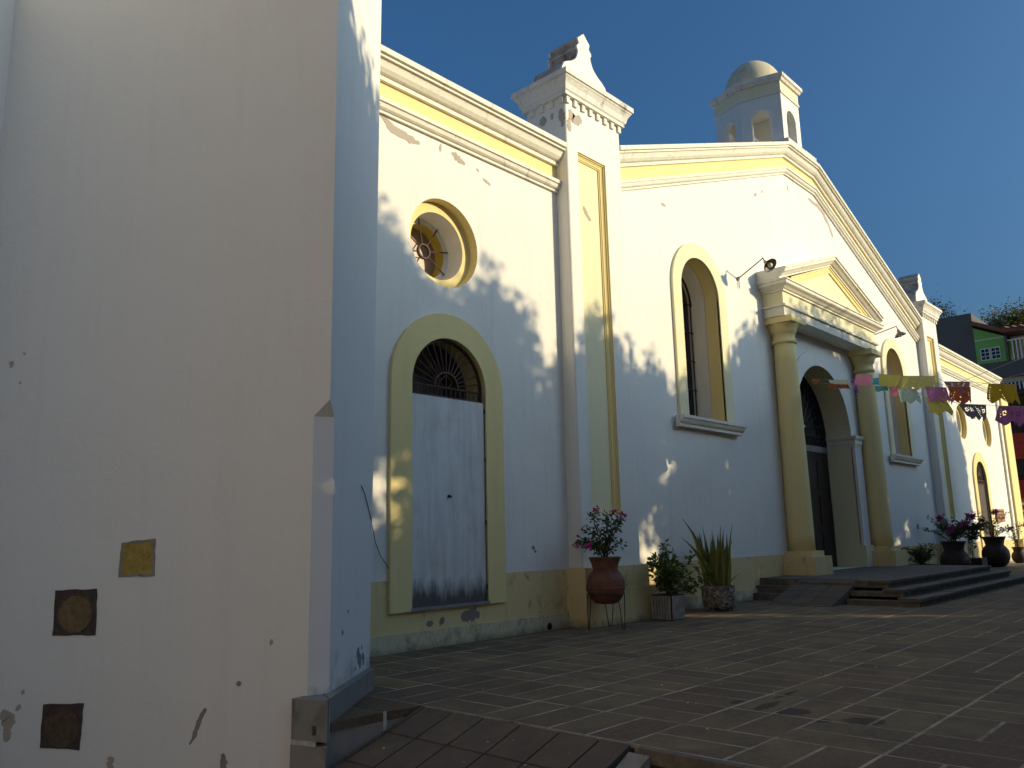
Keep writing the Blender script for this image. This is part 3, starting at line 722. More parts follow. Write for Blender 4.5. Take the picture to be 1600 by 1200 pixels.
# ---- bell lantern on the gable
LC = (17.42, 6.92)
def lpoly(e): 
    base = [(-.50, .07), (.50, .07), (.74, 1.0), (.48, 1.80), (-.48, 1.80), (-.74, 1.0)]
    cxm, cym = 0, .95
    out = []
    for x, y in base:
        d = Vector((x-cxm, y-cym)); L = d.length; d = d*((L+e)/L); out.append((LC[0]+cxm+d.x, LC[1]+cym+d.y))
    return out
bm = bmesh.new(); prism_z(bm, [(CXX-.76, 6.82), (CXX+.76, 6.82), (CXX+.98, 7.9), (CXX+.7, 8.85), (CXX-.7, 8.85), (CXX-.98, 7.9)], 9.752, 9.86); 
lan = cp('bell_lantern', bm, 'weathered'); Ln = lambda n, b_, mt_, **k: obj(n, b_, mt_, lan, **k)
zb0, zb1 = 9.862, 11.14
po = lpoly(-.03); pi_ = lpoly(-.20); n = 6
for i in range(6):   # each face a wall with an arched opening
    a, b2 = Vector(po[i]), Vector(po[(i+1) % 6]); ai, bi = Vector(pi_[i]), Vector(pi_[(i+1) % 6]); L = (b2-a).length
    ow = min(.27, L*.255); zsill, zsp = zb0+.03, zb0+.74
    outl = [(0, zb0), (L, zb0), (L, zb1), (0, zb1)]; hole = arch(L/2, ow, zsill, zsp, 12)
    bm = bmesh.new(); loops = [outl, hole]; flat = outl+hole
    va = [bm.verts.new((*(a.lerp(b2, u/L)), z)) for u, z in flat]; vb = [bm.verts.new((*(ai.lerp(bi, u/L)), z)) for u, z in flat]
    for q in tessellate_polygon([[Vector((u, z, 0)) for u, z in l] for l in loops]):
        bm.faces.new([va[k] for k in q]); bm.faces.new([vb[k] for k in q])
    h0 = 4; hn = len(hole)
    for k in range(hn): bm.faces.new((va[h0+k], va[h0+(k+1) % hn], vb[h0+(k+1) % hn], vb[h0+k]))
    Ln('lantern_wall', bm, 'white')
bm = bmesh.new(); prism_z(bm, lpoly(.0), zb1+.001, zb1+.05); Ln('lantern_band', bm, 'cornice')
bm = bmesh.new(); prism_z(bm, lpoly(-.02), zb1+.051, zb1+.30); Ln('lantern_frieze', bm, 'cream')
bm = bmesh.new()
rings = []
for e, z in ((-.02, zb1+.301), (.03, zb1+.31), (.06, zb1+.36), (.10, zb1+.38), (.10, zb1+.46), (.0, zb1+.47)): rings.append([bm.verts.new((*p_, z)) for p_ in lpoly(e)])
for A, C in zip(rings, rings[1:]):
    for k in range(6): bm.faces.new((A[k], A[(k+1) % 6], C[(k+1) % 6], C[k]))
bm.faces.new(rings[0]); bm.faces.new(rings[-1]); Ln('lantern_cornice', bm, 'weathered')
bm = bmesh.new(); lathe(bm, [(.70*math.cos(i*math.pi/2/12), zb1+.46+.84*math.sin(i*math.pi/2/12)) for i in range(12)] + [(.001, zb1+1.30)], (LC[0], LC[1]+.95, 0), 36); Ln('dome', bm, 'dome_plaster', smooth=True)
# ---- peeled paint and bare plaster on the front
for i, (sp_, w_, mt_) in enumerate([
    ([(5.40, 6.07), (5.61, 5.93), (5.86, 5.905), (6.02, 5.90)], .10, 'bare_plaster'), ([(6.54, 5.965), (6.66, 5.93), (6.78, 5.885)], .085, 'bare_plaster'),
    ([(6.353, 6.02), (6.353, 5.91)], .035, 'bare_plaster'), ([(6.98, 5.895), (7.03, 5.875)], .035, 'bare_plaster'), ([(7.10, 5.80), (7.24, 5.745)], .04, 'bare_plaster'),
    ([(7.88, 1.05), (7.93, 1.02)], .05, 'grey_plaster'), ([(7.92, .99), (7.96, .985)], .03, 'grey_plaster'),
    ([(17.92, 8.83), (18.39, 8.80), (18.74, 8.71), (19.05, 8.48), (19.25, 8.20)], .13, 'bare_plaster'),
    ([(15.10, 8.02), (15.20, 8.10)], .07, 'bare_plaster'), ([(15.45, 8.2), (15.5, 8.26)], .05, 'bare_plaster'), ([(16.80, 8.82), (16.83, 8.66)], .06, 'bare_plaster'),
    ([(11.45, 6.76), (11.60, 6.75)], .05, 'bare_plaster')]):
    cp('peeled_patch', patch(sp_, w_, fac, 20+i), mt_)
dad = lambda u, v, o: (u, FY-.0065-o, v)
for i, (sp_, w_) in enumerate([([(6.62, .285), (6.78, .31), (6.92, .27)], .14), ([(6.30, .29), (6.36, .25)], .09), ([(6.1, .25), (6.2, .26)], .06)]):
    cp('peeled_patch', patch(sp_, w_, dad, 50+i, .002), 'bare_dark')
pf = lambda u, v, o: (u, 6.779-o, v)
for i, (sp_, w_) in enumerate([([(8.70, 7.34), (8.80, 7.22), (8.93, 7.26), (8.99, 7.30)], .16), ([(8.69, 7.20), (8.70, 6.98)], .10)]): obj('peeled_patch', patch(sp_, w_, pf, 60+i), 'bare_plaster', pil1)
pf2 = lambda u, v, o: (u, 6.869-o, v)
obj('peeled_patch', patch([(9.07, 5.96), (9.13, 5.87), (9.25, 5.78)], .075, pf2, 66), 'bare_plaster', pil1)
pf3 = lambda u, v, o: (8.6195-o, u, v)
for i, (sp_, w_) in enumerate([([(7.20, 7.36), (7.22, 7.20)], .12), ([(7.03, 7.34), (7.04, 7.24)], .07), ([(6.86, 7.36), (6.84, 7.05)], .11)]): obj('peeled_patch', patch(sp_, w_, pf3, 70+i), 'bare_plaster', pil1)
# ---- steps and small ramp before the portal
def steps(bm, x0, x1, yf, z0, z1): box(bm, x0, x1, yf, 7.02, z0, z1)
stp = thing('entrance_steps', 'low dark stone steps climbing to the columned church doorway', 'steps', (17, 5.5, 0))
for k, (x0, x1, yf) in enumerate(((13.45, 21.2, 4.13), (13.66, 20.6, 4.42), (13.88, 20.25, 4.70))):
    zt = .12*(k+1); tz = .045
    bm = B(x0+.03, x1-.03, yf+.03, 5.27 if k < 2 else 6.2, -.3 if k == 0 else .12*k+.001, zt-tz); rz_ = obj('step_riser', bm, 'step_stone', stp)
    x = x0
    while x < x1-.01:
        L = min(rng.uniform(.7, 1.0), x1-x)
        if x1-x-L < .3: L = x1-x
        bm = B(x+.004, x+L-.004, yf, yf+.34, zt-tz+.001, zt+rng.uniform(-.003, .003)); bevel(bm, .01, 2); obj('step_stone', bm, 'step_stone', stp); x += L
bm = B(14.2, 20.25, 5.045, 7.3, -.2, .358); obj('landing', bm, 'step_stone', stp)
bm = B(13.89, 14.19, 5.045, 5.26, .25, .357); obj('landing_edge', bm, 'step_stone', stp)
for k in range(3):
    bm = B(13.66+.18*k, 14.6, 6.30, 7.0, .12*k+(.001 if k else -.1), .12*(k+1)); bevel(bm, .012, 2); obj('side_step', bm, 'step_stone', stp)
bm = bmesh.new(); prism_y(bm, [(12.9, -.05), (12.9, .012), (14.198, .352), (14.198, -.05)], 5.29, 6.32)
wr = obj('wheelchair_ramp', bm, 'step_stone', stp)
for k in range(4):
    for q in range(3):
        x0 = 12.95+k*.31; y0 = 5.31+q*.335; bm = bmesh.new(); v = box(bm, x0+.006, x0+.304, y0+.006, y0+.329, 0, 1)
        for p_ in v: p_.co.z = .0125+(p_.co.x-12.9)*.262 + (.006 if p_.co.z > .5 else -.01)
        obj('ramp_tile', bm, 'ramp_tile', wr)

# ------------------------------------------------------------------ tower at the left
tower = thing('tower', 'massive plain white tower corner with chamfered lower edge and square inlays', 'tower', (2.4, 6.6, -.45))
T = lambda n_, b_, mt_, par=None, **k: obj(n_, b_, mt_, par or tower, **k)
C0 = Vector((3.28, 4.783)); dA = Vector((math.cos(R(117)), math.sin(R(117)))); dB = Vector((math.cos(R(39)), math.sin(R(39)))); nb = Vector((-dB.y, dB.x))
LA = 3.228; HT = 11.0
G0 = C0 + dA*LA; E0 = C0 + dB*1.22
ztip, zch = 2.15, 2.035
ca, cb = .126, .112
def tw(p, z):   # the free end of face B leans out a little with height
    return (p.x, p.y, z)
def Eat(z): return C0 + dB*(1.22 + .037*max(0, z-.1))
K0 = Eat(0) + nb*2.6
bm = bmesh.new()
vb = bm.verts.new
A1, B1 = C0+dA*ca, C0+dB*cb
va = {k: vb(v) for k, v in dict(Ga=(*G0, -.46), Gt=(*G0, HT), A0=(*A1, -.46), A2=(*A1, zch), Ct=(*C0, ztip), Ch=(*C0, HT), B0=(*B1, -.46), B2=(*B1, zch), E0=(*Eat(-.46), -.46), Em=(*Eat(5), 5), Eh=(*Eat(HT), HT), K0=(*K0, -.46), Kh=(*(K0+dB*.4), HT)).items()}
F = lambda *k: bm.faces.new([va[i] for i in k])
F('Ga', 'A0', 'A2', 'Ct', 'Ch', 'Gt')                      # long face A
T1 = bm.faces[:] if False else None
F('E0', 'K0', 'Kh', 'Eh', 'Em'); F('Gt', 'Ch', 'Eh', 'Kh')
T('wall', bm, 'tower_white', recalc=False)
bm = bmesh.new(); vb = bm.verts.new
va = {k: vb(v) for k, v in dict(A0=(*A1, -.46), A2=(*A1, zch), Ct=(*C0, ztip), Ch=(*C0, HT), B0=(*B1, -.46), B2=(*B1, zch), E0=(*Eat(-.46), -.46), Em=(*Eat(5), 5), Eh=(*Eat(HT), HT)).items()}
F('B0', 'E0', 'Em', 'Eh', 'Ch', 'Ct', 'B2'); T('wall', bm, 'tower_low', recalc=False)
bm = bmesh.new(); vb = bm.verts.new
va = {k: vb(v) for k, v in dict(A0=(*A1, -.46), A2=(*A1, zch), Ct=(*C0, ztip), B0=(*B1, -.46), B2=(*B1, zch)).items()}
F('A0', 'B0', 'B2', 'A2'); F('A2', 'B2', 'Ct'); T('chamfer', bm, 'tower_low', recalc=False)
# the neighbouring wall that meets face A in an inner corner, at the left edge of the view
H0 = G0 - dB*4.0
bm = bmesh.new(); q = [H0, G0-dA*.0, G0+dA*1.0, H0+dA*1.0]; prism_z(bm, [tuple(p_) for p_ in q], -.46, HT-.8); T('side_wall', bm, 'tower_white')
# base stones
zb_ = .158
bs = [Vector((3.11, 4.90)), Vector((3.205, 4.635)), Vector((4.215, 5.465)), Vector((4.15, 5.60)), Vector((3.3, 4.95))]
e1 = bs[1] + (bs[2]-bs[1])*.06; 
bm = bmesh.new(); prism_z(bm, [tuple(bs[1]+(bs[2]-bs[1])*.045), tuple(bs[2]), tuple(bs[3]), tuple(bs[4]+Vector((.05, -.02)))], .001, zb_); bevel(bm, .012, 2); T('base_stone', bm, 'base_stone')
bm = bmesh.new(); prism_z(bm, [tuple(bs[0]), tuple(bs[1]), tuple(bs[1]+(bs[2]-bs[1])*.035), tuple(bs[4]+Vector((.04, -.02)))], -.098, zb_-.003); bevel(bm, .012, 2); T('base_stone', bm, 'base_stone')
bm = bmesh.new(); prism_z(bm, [tuple(bs[0]+Vector((-.01, -.01))), tuple(bs[1]+Vector((-.012, -.005))), tuple(bs[1]+(bs[2]-bs[1])*.035), tuple(bs[4])], -.46, -.125); bevel(bm, .008, 2); T('base_stone', bm, 'grey_plaster')
bm = bmesh.new(); prism_z(bm, [tuple(bs[0]+Vector((-.004, -.006))), tuple(bs[1]+Vector((-.05, .055))), tuple(bs[1]+Vector((-.02, .08))), tuple(bs[4])], -.124, -.099); T('mortar_joint', bm, 'mortar_white')
bm = bmesh.new(); prism_z(bm, [tuple(bs[1]+(bs[2]-bs[1])*.037), tuple(bs[1]+(bs[2]-bs[1])*.043), tuple(bs[1]+(bs[2]-bs[1])*.043+Vector((-.05, .06))), tuple(bs[1]+(bs[2]-bs[1])*.037+Vector((-.05, .06)))], -.09, .15); T('mortar_joint', bm, 'mortar_white')
# three square inlays let into face A
nA = Vector((-dA.y, dA.x))        # outward (towards the left / street)
fA = lambda u, v, o: (*(C0 + dA*u + nA*o), v)
fB = lambda u, v, o: (*(C0 + dB*u + Vector((dB.y, -dB.x))*o), v)
def inlay(q, mat, ring):
    cu = sum(a for a, _ in q)/4; cv = sum(b_ for _, b_ in q)/4
    def loft(bm, l0, o0, l1, o1):
        a = [bm.verts.new(fA(*p_, o0)) for p_ in l0]; c = [bm.verts.new(fA(*p_, o1)) for p_ in l1]; n_ = len(a)
        for k in range(n_): bm.faces.new((a[k], a[(k+1) % n_], c[(k+1) % n_], c[k]))
        return c
    S = lambda f: [(cu+(a-cu)*f, cv+(b_-cv)*f) for a, b_ in q]
    rr = random.Random(int(cu*1000))
    def rough(l, amp):
        out = []
        for k in range(4):
            a, b_ = Vector(l[k]), Vector(l[(k+1) % 4])
            for s_ in range(6): p_ = a.lerp(b_, s_/6); out.append((p_.x+rr.uniform(-amp, amp), p_.y+rr.uniform(-amp, amp)))
        return out
    bm = bmesh.new(); a = rough(S(1.0), .004); c = rough(S(.93 if ring else .87), .003)
    loft(bm, a, .001, a, .006); loft(bm, a, .006, c, .005); loft(bm, c, .005, c, .002)
    fr = T('wall_tile', bm, 'inlay_rim' if ring else 'base_stone')
    bm = bmesh.new(); v = [bm.verts.new(fA(*p_, .0025)) for p_ in c]; bm.faces.new(v); obj('tile_field', bm, mat if not ring else 'inlay_rim', fr, recalc=False)
    if ring:
        W_ = abs(q[1][0]-q[0][0])*.40; H_ = abs(q[2][1]-q[1][1])*.41
        el = lambda f: [(cu+W_*f*math.cos(k*math.pi/16), cv-.01+H_*f*math.sin(k*math.pi/16)) for k in range(32)]
        bm = bmesh.new(); loft(bm, el(1.07), .003, el(1.05), .008); loft(bm, el(1.05), .008, el(.98), .007); loft(bm, el(.98), .007, el(.96), .004)
        obj('tile_ring', bm, 'inlay_dark', fr)
        bm = bmesh.new(); bm.faces.new([bm.verts.new(fA(*p_, .0042)) for p_ in el(.965)]); obj('tile_disc', bm, mat, fr, recalc=False)
inlay([(1.691, 1.186), (1.395, 1.212), (1.382, .943), (1.693, .937)], 'inlay_ochre', False)
inlay([(2.257, .848), (1.879, .856), (1.861, .524), (2.247, .521)], 'inlay_brown', True)
inlay([(2.284, .038), (1.925, .051), (1.929, -.263), (2.281, -.261)], 'inlay_dark', True)
for i, (sp_, w_, mt_) in enumerate([([(2.66, -.02), (2.60, -.08), (2.60, -.24)], .10, 'bare_plaster'), ([(2.52, .02), (2.50, -.01)], .06, 'bare_plaster'), ([(2.48, .115)], .035, 'bare_plaster'),
     ([(.409, .495)], .035, 'bare_plaster'), ([(.66, .235), (.64, .205)], .035, 'bare_plaster'), ([(.90, .055), (.935, .0), (.97, -.10), (1.02, -.19)], .035, 'bare_plaster'),
     ([(.75, -.23), (.74, -.36)], .05, 'bare_plaster'), ([(1.66, -.29), (1.665, -.40)], .06, 'bare_plaster'), ([(2.88, 2.66), (2.88, 2.60)], .045, 'bare_plaster'), ([(2.77, 2.72), (2.75, 2.70)], .02, 'bare_plaster'),
     ([(2.77, 2.48), (2.775, 2.46)], .02, 'bare_plaster')]):
    T('peeled_patch', patch(sp_, w_, fA, 100+i), 'grey_plaster' if mt_ == 'bare_plaster' and i in (5, 6, 4) else mt_)
for i, (sp_, w_) in enumerate([([(.84, .35), (.90, .27), (.95, .20)], .10), ([(.97, .36), (.975, .33)], .03), ([(.40, .53), (.43, .50)], .03), ([(.55, .66), (.57, .64)], .025), ([(.78, .22), (.80, .20)], .03), ([(1.00, .30), (1.02, .26), (1.03, .20)], .06)]):
    T('mould_patch', patch(sp_, w_, fB, 130+i), 'dark_mould')

# ------------------------------------------------------------------ lamps, cable, sign
def lamp(root, elbow, tip, head_dir, label):
    o = thing('wall_lamp', label, 'lamp', root, 'gooseneck lamps over the church front')
    r0, e, tp = Vector(root), Vector(elbow), Vector(tip); hd = Vector(head_dir).normalized()
    pts = [r0, r0.lerp(e, .5), r0.lerp(e, .85), e + (e-r0).normalized()*.02]
    c_ = e + (e-r0).normalized()*.05
    pts += [c_.lerp(tp, .25) + Vector((0, 0, .03)), c_.lerp(tp, .6) + Vector((0, 0, .03)), tp]
    obj('arm', tube(bmesh.new(), pts, .012, 8), 'lamp_metal', o, smooth=True)
    obj('wall_plate', tube(bmesh.new(), [r0 + Vector((0, .0, 0)), r0 + Vector((0, -.02, 0))], .04, 12), 'lamp_metal', o)
    obj('conduit', tube(bmesh.new(), [r0 + Vector((0, -.012, 0)), r0 + Vector((.01, -.012, -.19))], .009, 6), 'lamp_metal', o)
    bm = bmesh.new(); lathe(bm, [(.03, 0), (.034, .05), (.05, .07), (.09, .10), (.135, .15), (.142, .165), (.136, .165), (.085, .108), (.03, .075)], tp, 24, axis=hd); obj('shade', bm, 'lamp_metal', o, smooth=True)
    bm = bmesh.new(); lathe(bm, [(.02, .07), (.028, .10), (.045, .135), (.05, .16), (.035, .19), (.001, .20)], tp, 16, axis=hd); obj('bulb', bm, 'bulb', o, smooth=True)
lamp((14.06, 6.985, 5.99), (13.98, 6.47, 6.21), (13.97, 6.38, 6.16), (-.18, -.72, -.67), 'gooseneck lamp left of the pediment with its bell shade turned outward')
lamp((21.05, 6.985, 6.02), (21.1, 6.40, 6.16), (21.1, 6.31, 6.08), (.10, -.25, -.96), 'gooseneck lamp right of the pediment hanging over the narrow arched window')
tag(obj('hanging_cable', tube(bmesh.new(), [(3.962, 5.325, 1.593), (4.045, 5.391, 1.543), (4.20, 5.518, 1.369), (4.30, 5.62, 1.28), (5.39, 6.985, 1.14), (5.45, 6.98, 1.01), (5.54, 6.95, .87)], .004, 5), 'black_cable', loc=(3.962, 5.325, 1.593)), 'thin loose cable hanging from the tower face to the boarded side door', 'cable')
sg = thing('notice_board', 'small brown wooden board with lines of raised lettering on the sunlit wing wall', 'sign', (31.9, 6.99, 1.55))
obj('board', bevel(B(31.45, 32.45, 6.93, 6.985, 1.36, 1.78), .01), 'sign_wood', sg)
for k in range(3):
    z = 1.46+k*.11; bm = bmesh.new(); x = 31.55
    while x < 32.3: L = rng.uniform(.05, .14); box(bm, x, x+L, 6.922, 6.929, z, z+.035); x += L+.04
    obj('lettering', bm, 'dark_timber', sg)

# ------------------------------------------------------------------ potted plants
def leaf(bm, p, d, L, W, mi=0, up=None, fold=.25):
    d = Vector(d).normalized(); u = (up or Vector((rng.uniform(-1, 1), rng.uniform(-1, 1), rng.uniform(.2, 1)))); s = d.cross(u)
    if s.length < 1e-3: s = d.orthogonal()
    s.normalize(); n_ = s.cross(d); p = Vector(p)
    a = bm.verts.new(p); tip = bm.verts.new(p + d*L - n_*L*.12); m1 = bm.verts.new(p + d*L*.45 - n_*W*fold)
    l_ = bm.verts.new(p + d*L*.42 + s*W*.5); r_ = bm.verts.new(p + d*L*.42 - s*W*.5)
    for q in ((a, m1, l_), (l_, m1, tip), (a, r_, m1), (r_, tip, m1)): bm.faces.new(q).material_index = mi
def branchy(root, n, hmin, hmax, spread, seed, droop=.2, up=1.0):
    rr = random.Random(seed); out = []
    for k in range(n):
        a = 2*math.pi*(k/n) + rr.uniform(-.4, .4); s = rr.uniform(.25, 1)*spread; hh = rr.uniform(hmin, hmax)
        p0 = Vector(root); tip = p0 + Vector((math.cos(a)*s, math.sin(a)*s, hh)); pts = []
        for i in range(8):
            f = i/7; p = p0.lerp(tip, f); p.z = p0.z + hh*(f**.75) - droop*s*f*f
            p += Vector((rr.uniform(-1, 1), rr.uniform(-1, 1), rr.uniform(-1, 1)))*.018; pts.append(p)
        out.append(pts)
    return out
def foliage(par, stems, leafmat, L, W, per, seed, start=.3, flowers=0, fmat='bracts', scatter=.05):
    rr = random.Random(seed); bs_ = bmesh.new(); bl = bmesh.new(); bf = bmesh.new(); nf = 0
    for pts in stems:
        tube(bs_, pts, .008, 5, .003)
        for k in range(per):
            f = start + (1-start)*rr.random(); i = min(int(f*7), 6); p = pts[i].lerp(pts[i+1], f*7-i)
            d = Vector((rr.uniform(-1, 1), rr.uniform(-1, 1), rr.uniform(-.7, .8)))
            p = p + d*scatter*rr.random(); leaf(bl, p, d, L*rr.uniform(.6, 1.25), W*rr.uniform(.7, 1.2))
    big = flowers >= 10
    for k in range(flowers):
        if not big: bf.free(); bf = bmesh.new()
        pts = stems[(k*3) % len(stems)]; p = pts[-1] + Vector((rr.uniform(-.03, .03), rr.uniform(-.03, .03), rr.uniform(-.02, .04)))
        for q in range(16):
            d = Vector((rr.uniform(-1, 1), rr.uniform(-1, 1), rr.uniform(-.6, 1)))
            leaf(bf, p + d*(.09 if big else .035)*rr.random(), d, .075 if big else .045, .06 if big else .035)
        if not big: obj('flower_cluster', bf, fmat, par, recalc=False); bf = bmesh.new()
    obj('stems', bs_, 'twig', par); obj('foliage', bl, leafmat, par, recalc=False, kind='stuff')
    if big: obj('flowers', bf, fmat, par, recalc=False, kind='stuff')
    else: bf.free()
URN = [(.10, 0), (.15, .015), (.205, .08), (.24, .17), (.245, .24), (.235, .31), (.20, .37), (.165, .405), (.16, .43), (.175, .50), (.205, .565), (.212, .575), (.20, .58), (.165, .50), (.15, .47)]
def urn_plant(label, pos, s, clay, leafm, seed, flowers, fmat, h=(.35, .8), spread=.32, group=None, per=34, n=13, name='potted_bougainvillea', droop=.2):
    t_ = thing(name, label, 'potted plant', pos, group); P_ = Vector(pos)
    bm = bmesh.new(); lathe(bm, [(r_*s, z*s) for r_, z in URN], P_, 36)
    for zz in (.20, .40): lathe(bm, [(.243*s if zz < .3 else .168*s, (zz-.008)*s), (.250*s if zz < .3 else .175*s, zz*s), (.243*s if zz < .3 else .168*s, (zz+.008)*s)], P_, 36)
    obj('pot', bm, clay, t_, smooth=True)
    obj('soil', lathe(bmesh.new(), [(.158*s, .53*s), (.001, .535*s)], P_, 20), 'soil', t_)
    st = branchy(P_ + Vector((0, 0, .52*s)), n, h[0], h[1], spread, seed, droop); foliage(t_, st, leafm, .06, .033, per, seed, .25, flowers, fmat)
    return t_
p1 = (8.63, 6.42, .315)
urn_plant('tall terracotta urn of straggly bougainvillea standing on a thin wire stand', p1, 1.0, 'terracotta', 'leaf', 11, 5, 'bracts', (.35, .80), .36, per=40, n=16, droop=.5)
wst = thing('plant_stand', 'thin black wire plant stand with hairpin legs under the terracotta urn', 'plant stand', (8.63, 6.42, 0))
bm = bmesh.new(); c_ = Vector((8.63, 6.42, .44)); tube(bm, [c_ + Vector((.232*math.cos(a), .232*math.sin(a), 0)) for a in [i*2*math.pi/28 for i in range(29)]], .007, 6); obj('ring', bm, 'iron', wst)
for k in range(3):
    a = 2*math.pi*k/3 + .5; e = Vector((math.cos(a), math.sin(a), 0)); s_ = Vector((-e.y, e.x, 0))
    obj('leg', tube(bmesh.new(), [c_ + e*.235 + s_*.07, c_ + e*.255 + s_*.02 - Vector((0, 0, .42)), c_ + e*.255 - Vector((0, 0, .432)), c_ + e*.255 - s_*.02 - Vector((0, 0, .42)), c_ + e*.235 - s_*.07], .006, 6), 'iron', wst)
# ribbed square planter
q2 = Vector((10.05, 6.42, 0)); t_ = thing('potted_shrub', 'leafy shrub with long side branches in a grey ribbed square planter', 'potted plant', q2)
bm = bmesh.new(); v = box(bm, q2.x-.17, q2.x+.17, q2.y-.17, q2.y+.17, 0, .34)
for p_ in v[:4]: p_.co.x = q2.x + (p_.co.x-q2.x)*.9; p_.co.y = q2.y + (p_.co.y-q2.y)*.9
bevel(bm, .01, 2)
obj('planter', bm, 'dark_timber', t_)  # near-black body colour paints shade into the gaps between the grey ribs
for side in range(4):
    for k in range(7):
        f = -.141+.282*k/6; rot = Matrix.Rotation(side*math.pi/2, 3, 'Z'); bm = bmesh.new()
        v = box(bm, f-.0145, f+.0145, -.190, -.168, .012, .33)
        for p_ in v:
            if p_.co.z < .1: p_.co.x *= .9; p_.co.y += .016
            p_.co = q2 + rot @ p_.co
        obj('rib', bm, 'planter_grey', t_)
obj('soil', B(q2.x-.15, q2.x+.15, q2.y-.15, q2.y+.15, .30, .345), 'soil', t_)
st = branchy(q2 + Vector((0, 0, .33)), 13, .18, .62, .26, 21, .1) + branchy(q2 + Vector((0, 0, .33)), 2, .2, .25, .3, 29, .3)
for (dx, dy, dz) in ((-.46, -.28, .66), (-.52, -.10, .50), (-.30, -.2, .72), (.48, -.46, .30), (.62, -.30, .42), (.55, -.15, .52), (.36, -.35, .10), (.50, -.40, .16)):
    st.append([q2 + Vector((dx*i/7, dy*i/7, .33 + dz*(i/7)**.7)) for i in range(8)])
foliage(t_, st, 'leaf_bright', .085, .052, 34, 22, .25, 0, scatter=.06)
# snake plant
q3 = Vector((11.62, 6.50, 0)); t_ = thing('snake_plant', 'clump of tall sword leaved snake plant in a speckled pebble planter', 'potted plant', q3)
bm = bmesh.new(); lathe(bm, [(.22, .05), (.245, .06), (.26, .12), (.265, .33), (.262, .37), (.235, .37), (.225, .30)], q3, 8); bevel(bm, .012, 2); obj('planter', bm, 'pebbles', t_)
for k in range(3):
    a = 2*math.pi*k/3+.9; obj('foot', bevel(B(q3.x+.15*math.cos(a)-.04, q3.x+.15*math.cos(a)+.04, q3.y+.15*math.sin(a)-.04, q3.y+.15*math.sin(a)+.04, 0, .055), .008), 'pebbles', t_)
obj('soil', lathe(bmesh.new(), [(.228, .345), (.001, .35)], q3, 12), 'soil', t_)
def blade(base, d, H, W, bend, tw_, par):
    bm = bmesh.new(); d = Vector((d[0], d[1], 0)); rows = []; side = Vector((-d.y, d.x, 0)).normalized() if d.length > .01 else Vector((1, 0, 0))
    for i in range(11):
        f = i/10; c_ = Vector(base) + Vector((0, 0, H*f*(1-.12*bend*f))) + d*(bend*H*f*f)
        w_ = W*(1-f**3.2)*(.62+.5*math.sin(math.pi*min(1, f*1.1+.1))) if i < 10 else .002
        s_ = (Matrix.Rotation(tw_*f + .0, 3, 'Z') @ side); nn = s_.cross(Vector((0, 0, 1)))
        rows.append([bm.verts.new(c_ + s_*w_*u + nn*w_*.35*(u*u)*4*.5) for u in (-.5, -.33, 0, .33, .5)])
    for a, c_ in zip(rows, rows[1:]):
        for k in range(4): bm.faces.new((a[k], a[k+1], c_[k+1], c_[k])).material_index = 1 if k in (0, 3) else 0
    obj('leaf', bm, ['leaf_sword', 'leaf_sword_edge'], par, recalc=False)
rr = random.Random(5)
for k in range(38):
    a = rr.uniform(0, 2*math.pi); rad = .19*math.sqrt(rr.random()); b_ = q3 + Vector((rad*math.cos(a), rad*math.sin(a), .34))
    blade(b_, (math.cos(a), math.sin(a)), rr.uniform(.50, 1.02), rr.uniform(.095, .13), rr.uniform(.02, .22)*(.3+rad/.19), rr.uniform(-1.2, 1.2), t_)
for (a, H, bend) in ((2.6, 1.12, .38), (2.75, .85, .62), (5.9, .75, .30)):
    blade(q3 + Vector((.12*math.cos(a), .12*math.sin(a), .34)), (math.cos(a), math.sin(a)), H, .12, bend, .6, t_)
for (a, H, bend) in ((2.9, .32, 1.6), (3.6, .25, 1.9), (5.8, .3, 1.3)): blade(q3 + Vector((.2*math.cos(a), .2*math.sin(a), .34)), (math.cos(a), math.sin(a)), H, .03, bend, .2, t_)
# plants right of the doorway
q4 = Vector((21.35, 6.45, 0)); t_ = thing('potted_fern', 'low bushy green fern in a wide dark bowl right of the doorway steps', 'potted plant', q4)
obj('pot', lathe(bmesh.new(), [(.22, 0), (.30, .05), (.36, .2), (.37, .33), (.33, .33), (.30, .28)], q4, 28), 'dark_clay_shaded', t_, smooth=True)
st = branchy(q4 + Vector((0, 0, .28)), 30, .25, .62, .50, 31, .25); foliage(t_, st, 'leaf', .075, .028, 34, 32, .15)
urn_plant('large dark urn of magenta bougainvillea between the fern and the thin potted tree', (23.4, 6.25, 0), 1.45, 'dark_clay_shaded', 'leaf_dark', 41, 24, 'bracts_pink', (.40, .85), .95, per=46, n=18)
q6 = Vector((25.3, 6.30, 0)); t_ = thing('potted_tree', 'small thin stemmed tree in a low square pot beside the dark urns', 'potted plant', q6)
obj('pot', bevel(B(q6.x-.27, q6.x+.27, q6.y-.27, q6.y+.27, 0, .36), .02), 'dark_clay_shaded', t_)
st = [[q6 + Vector((.02*math.sin(i), .02*math.cos(i), .3+.13*i)) for i in range(8)]] + branchy(q6 + Vector((0, 0, .85)), 14, .15, .75, .75, 51, .3); foliage(t_, st, 'leaf_dark', .11, .055, 44, 52, .3)
urn_plant('dark urn of thorny bougainvillea in front of the far arched door', (28.3, 6.42, 0), 1.55, 'dark_clay_shaded', 'leaf_dark', 61, 13, 'bracts_pink', (.35, 1.05), .9, per=36, n=15)
t7 = urn_plant('small urn with a sparse plant against the sunlit end of the far wing', (31.4, 6.45, 0), .9, 'dark_clay_shaded', 'leaf_dark', 63, 0, 'bracts_pink', (.4, .95), .4, per=26, n=9, name='potted_shrub')

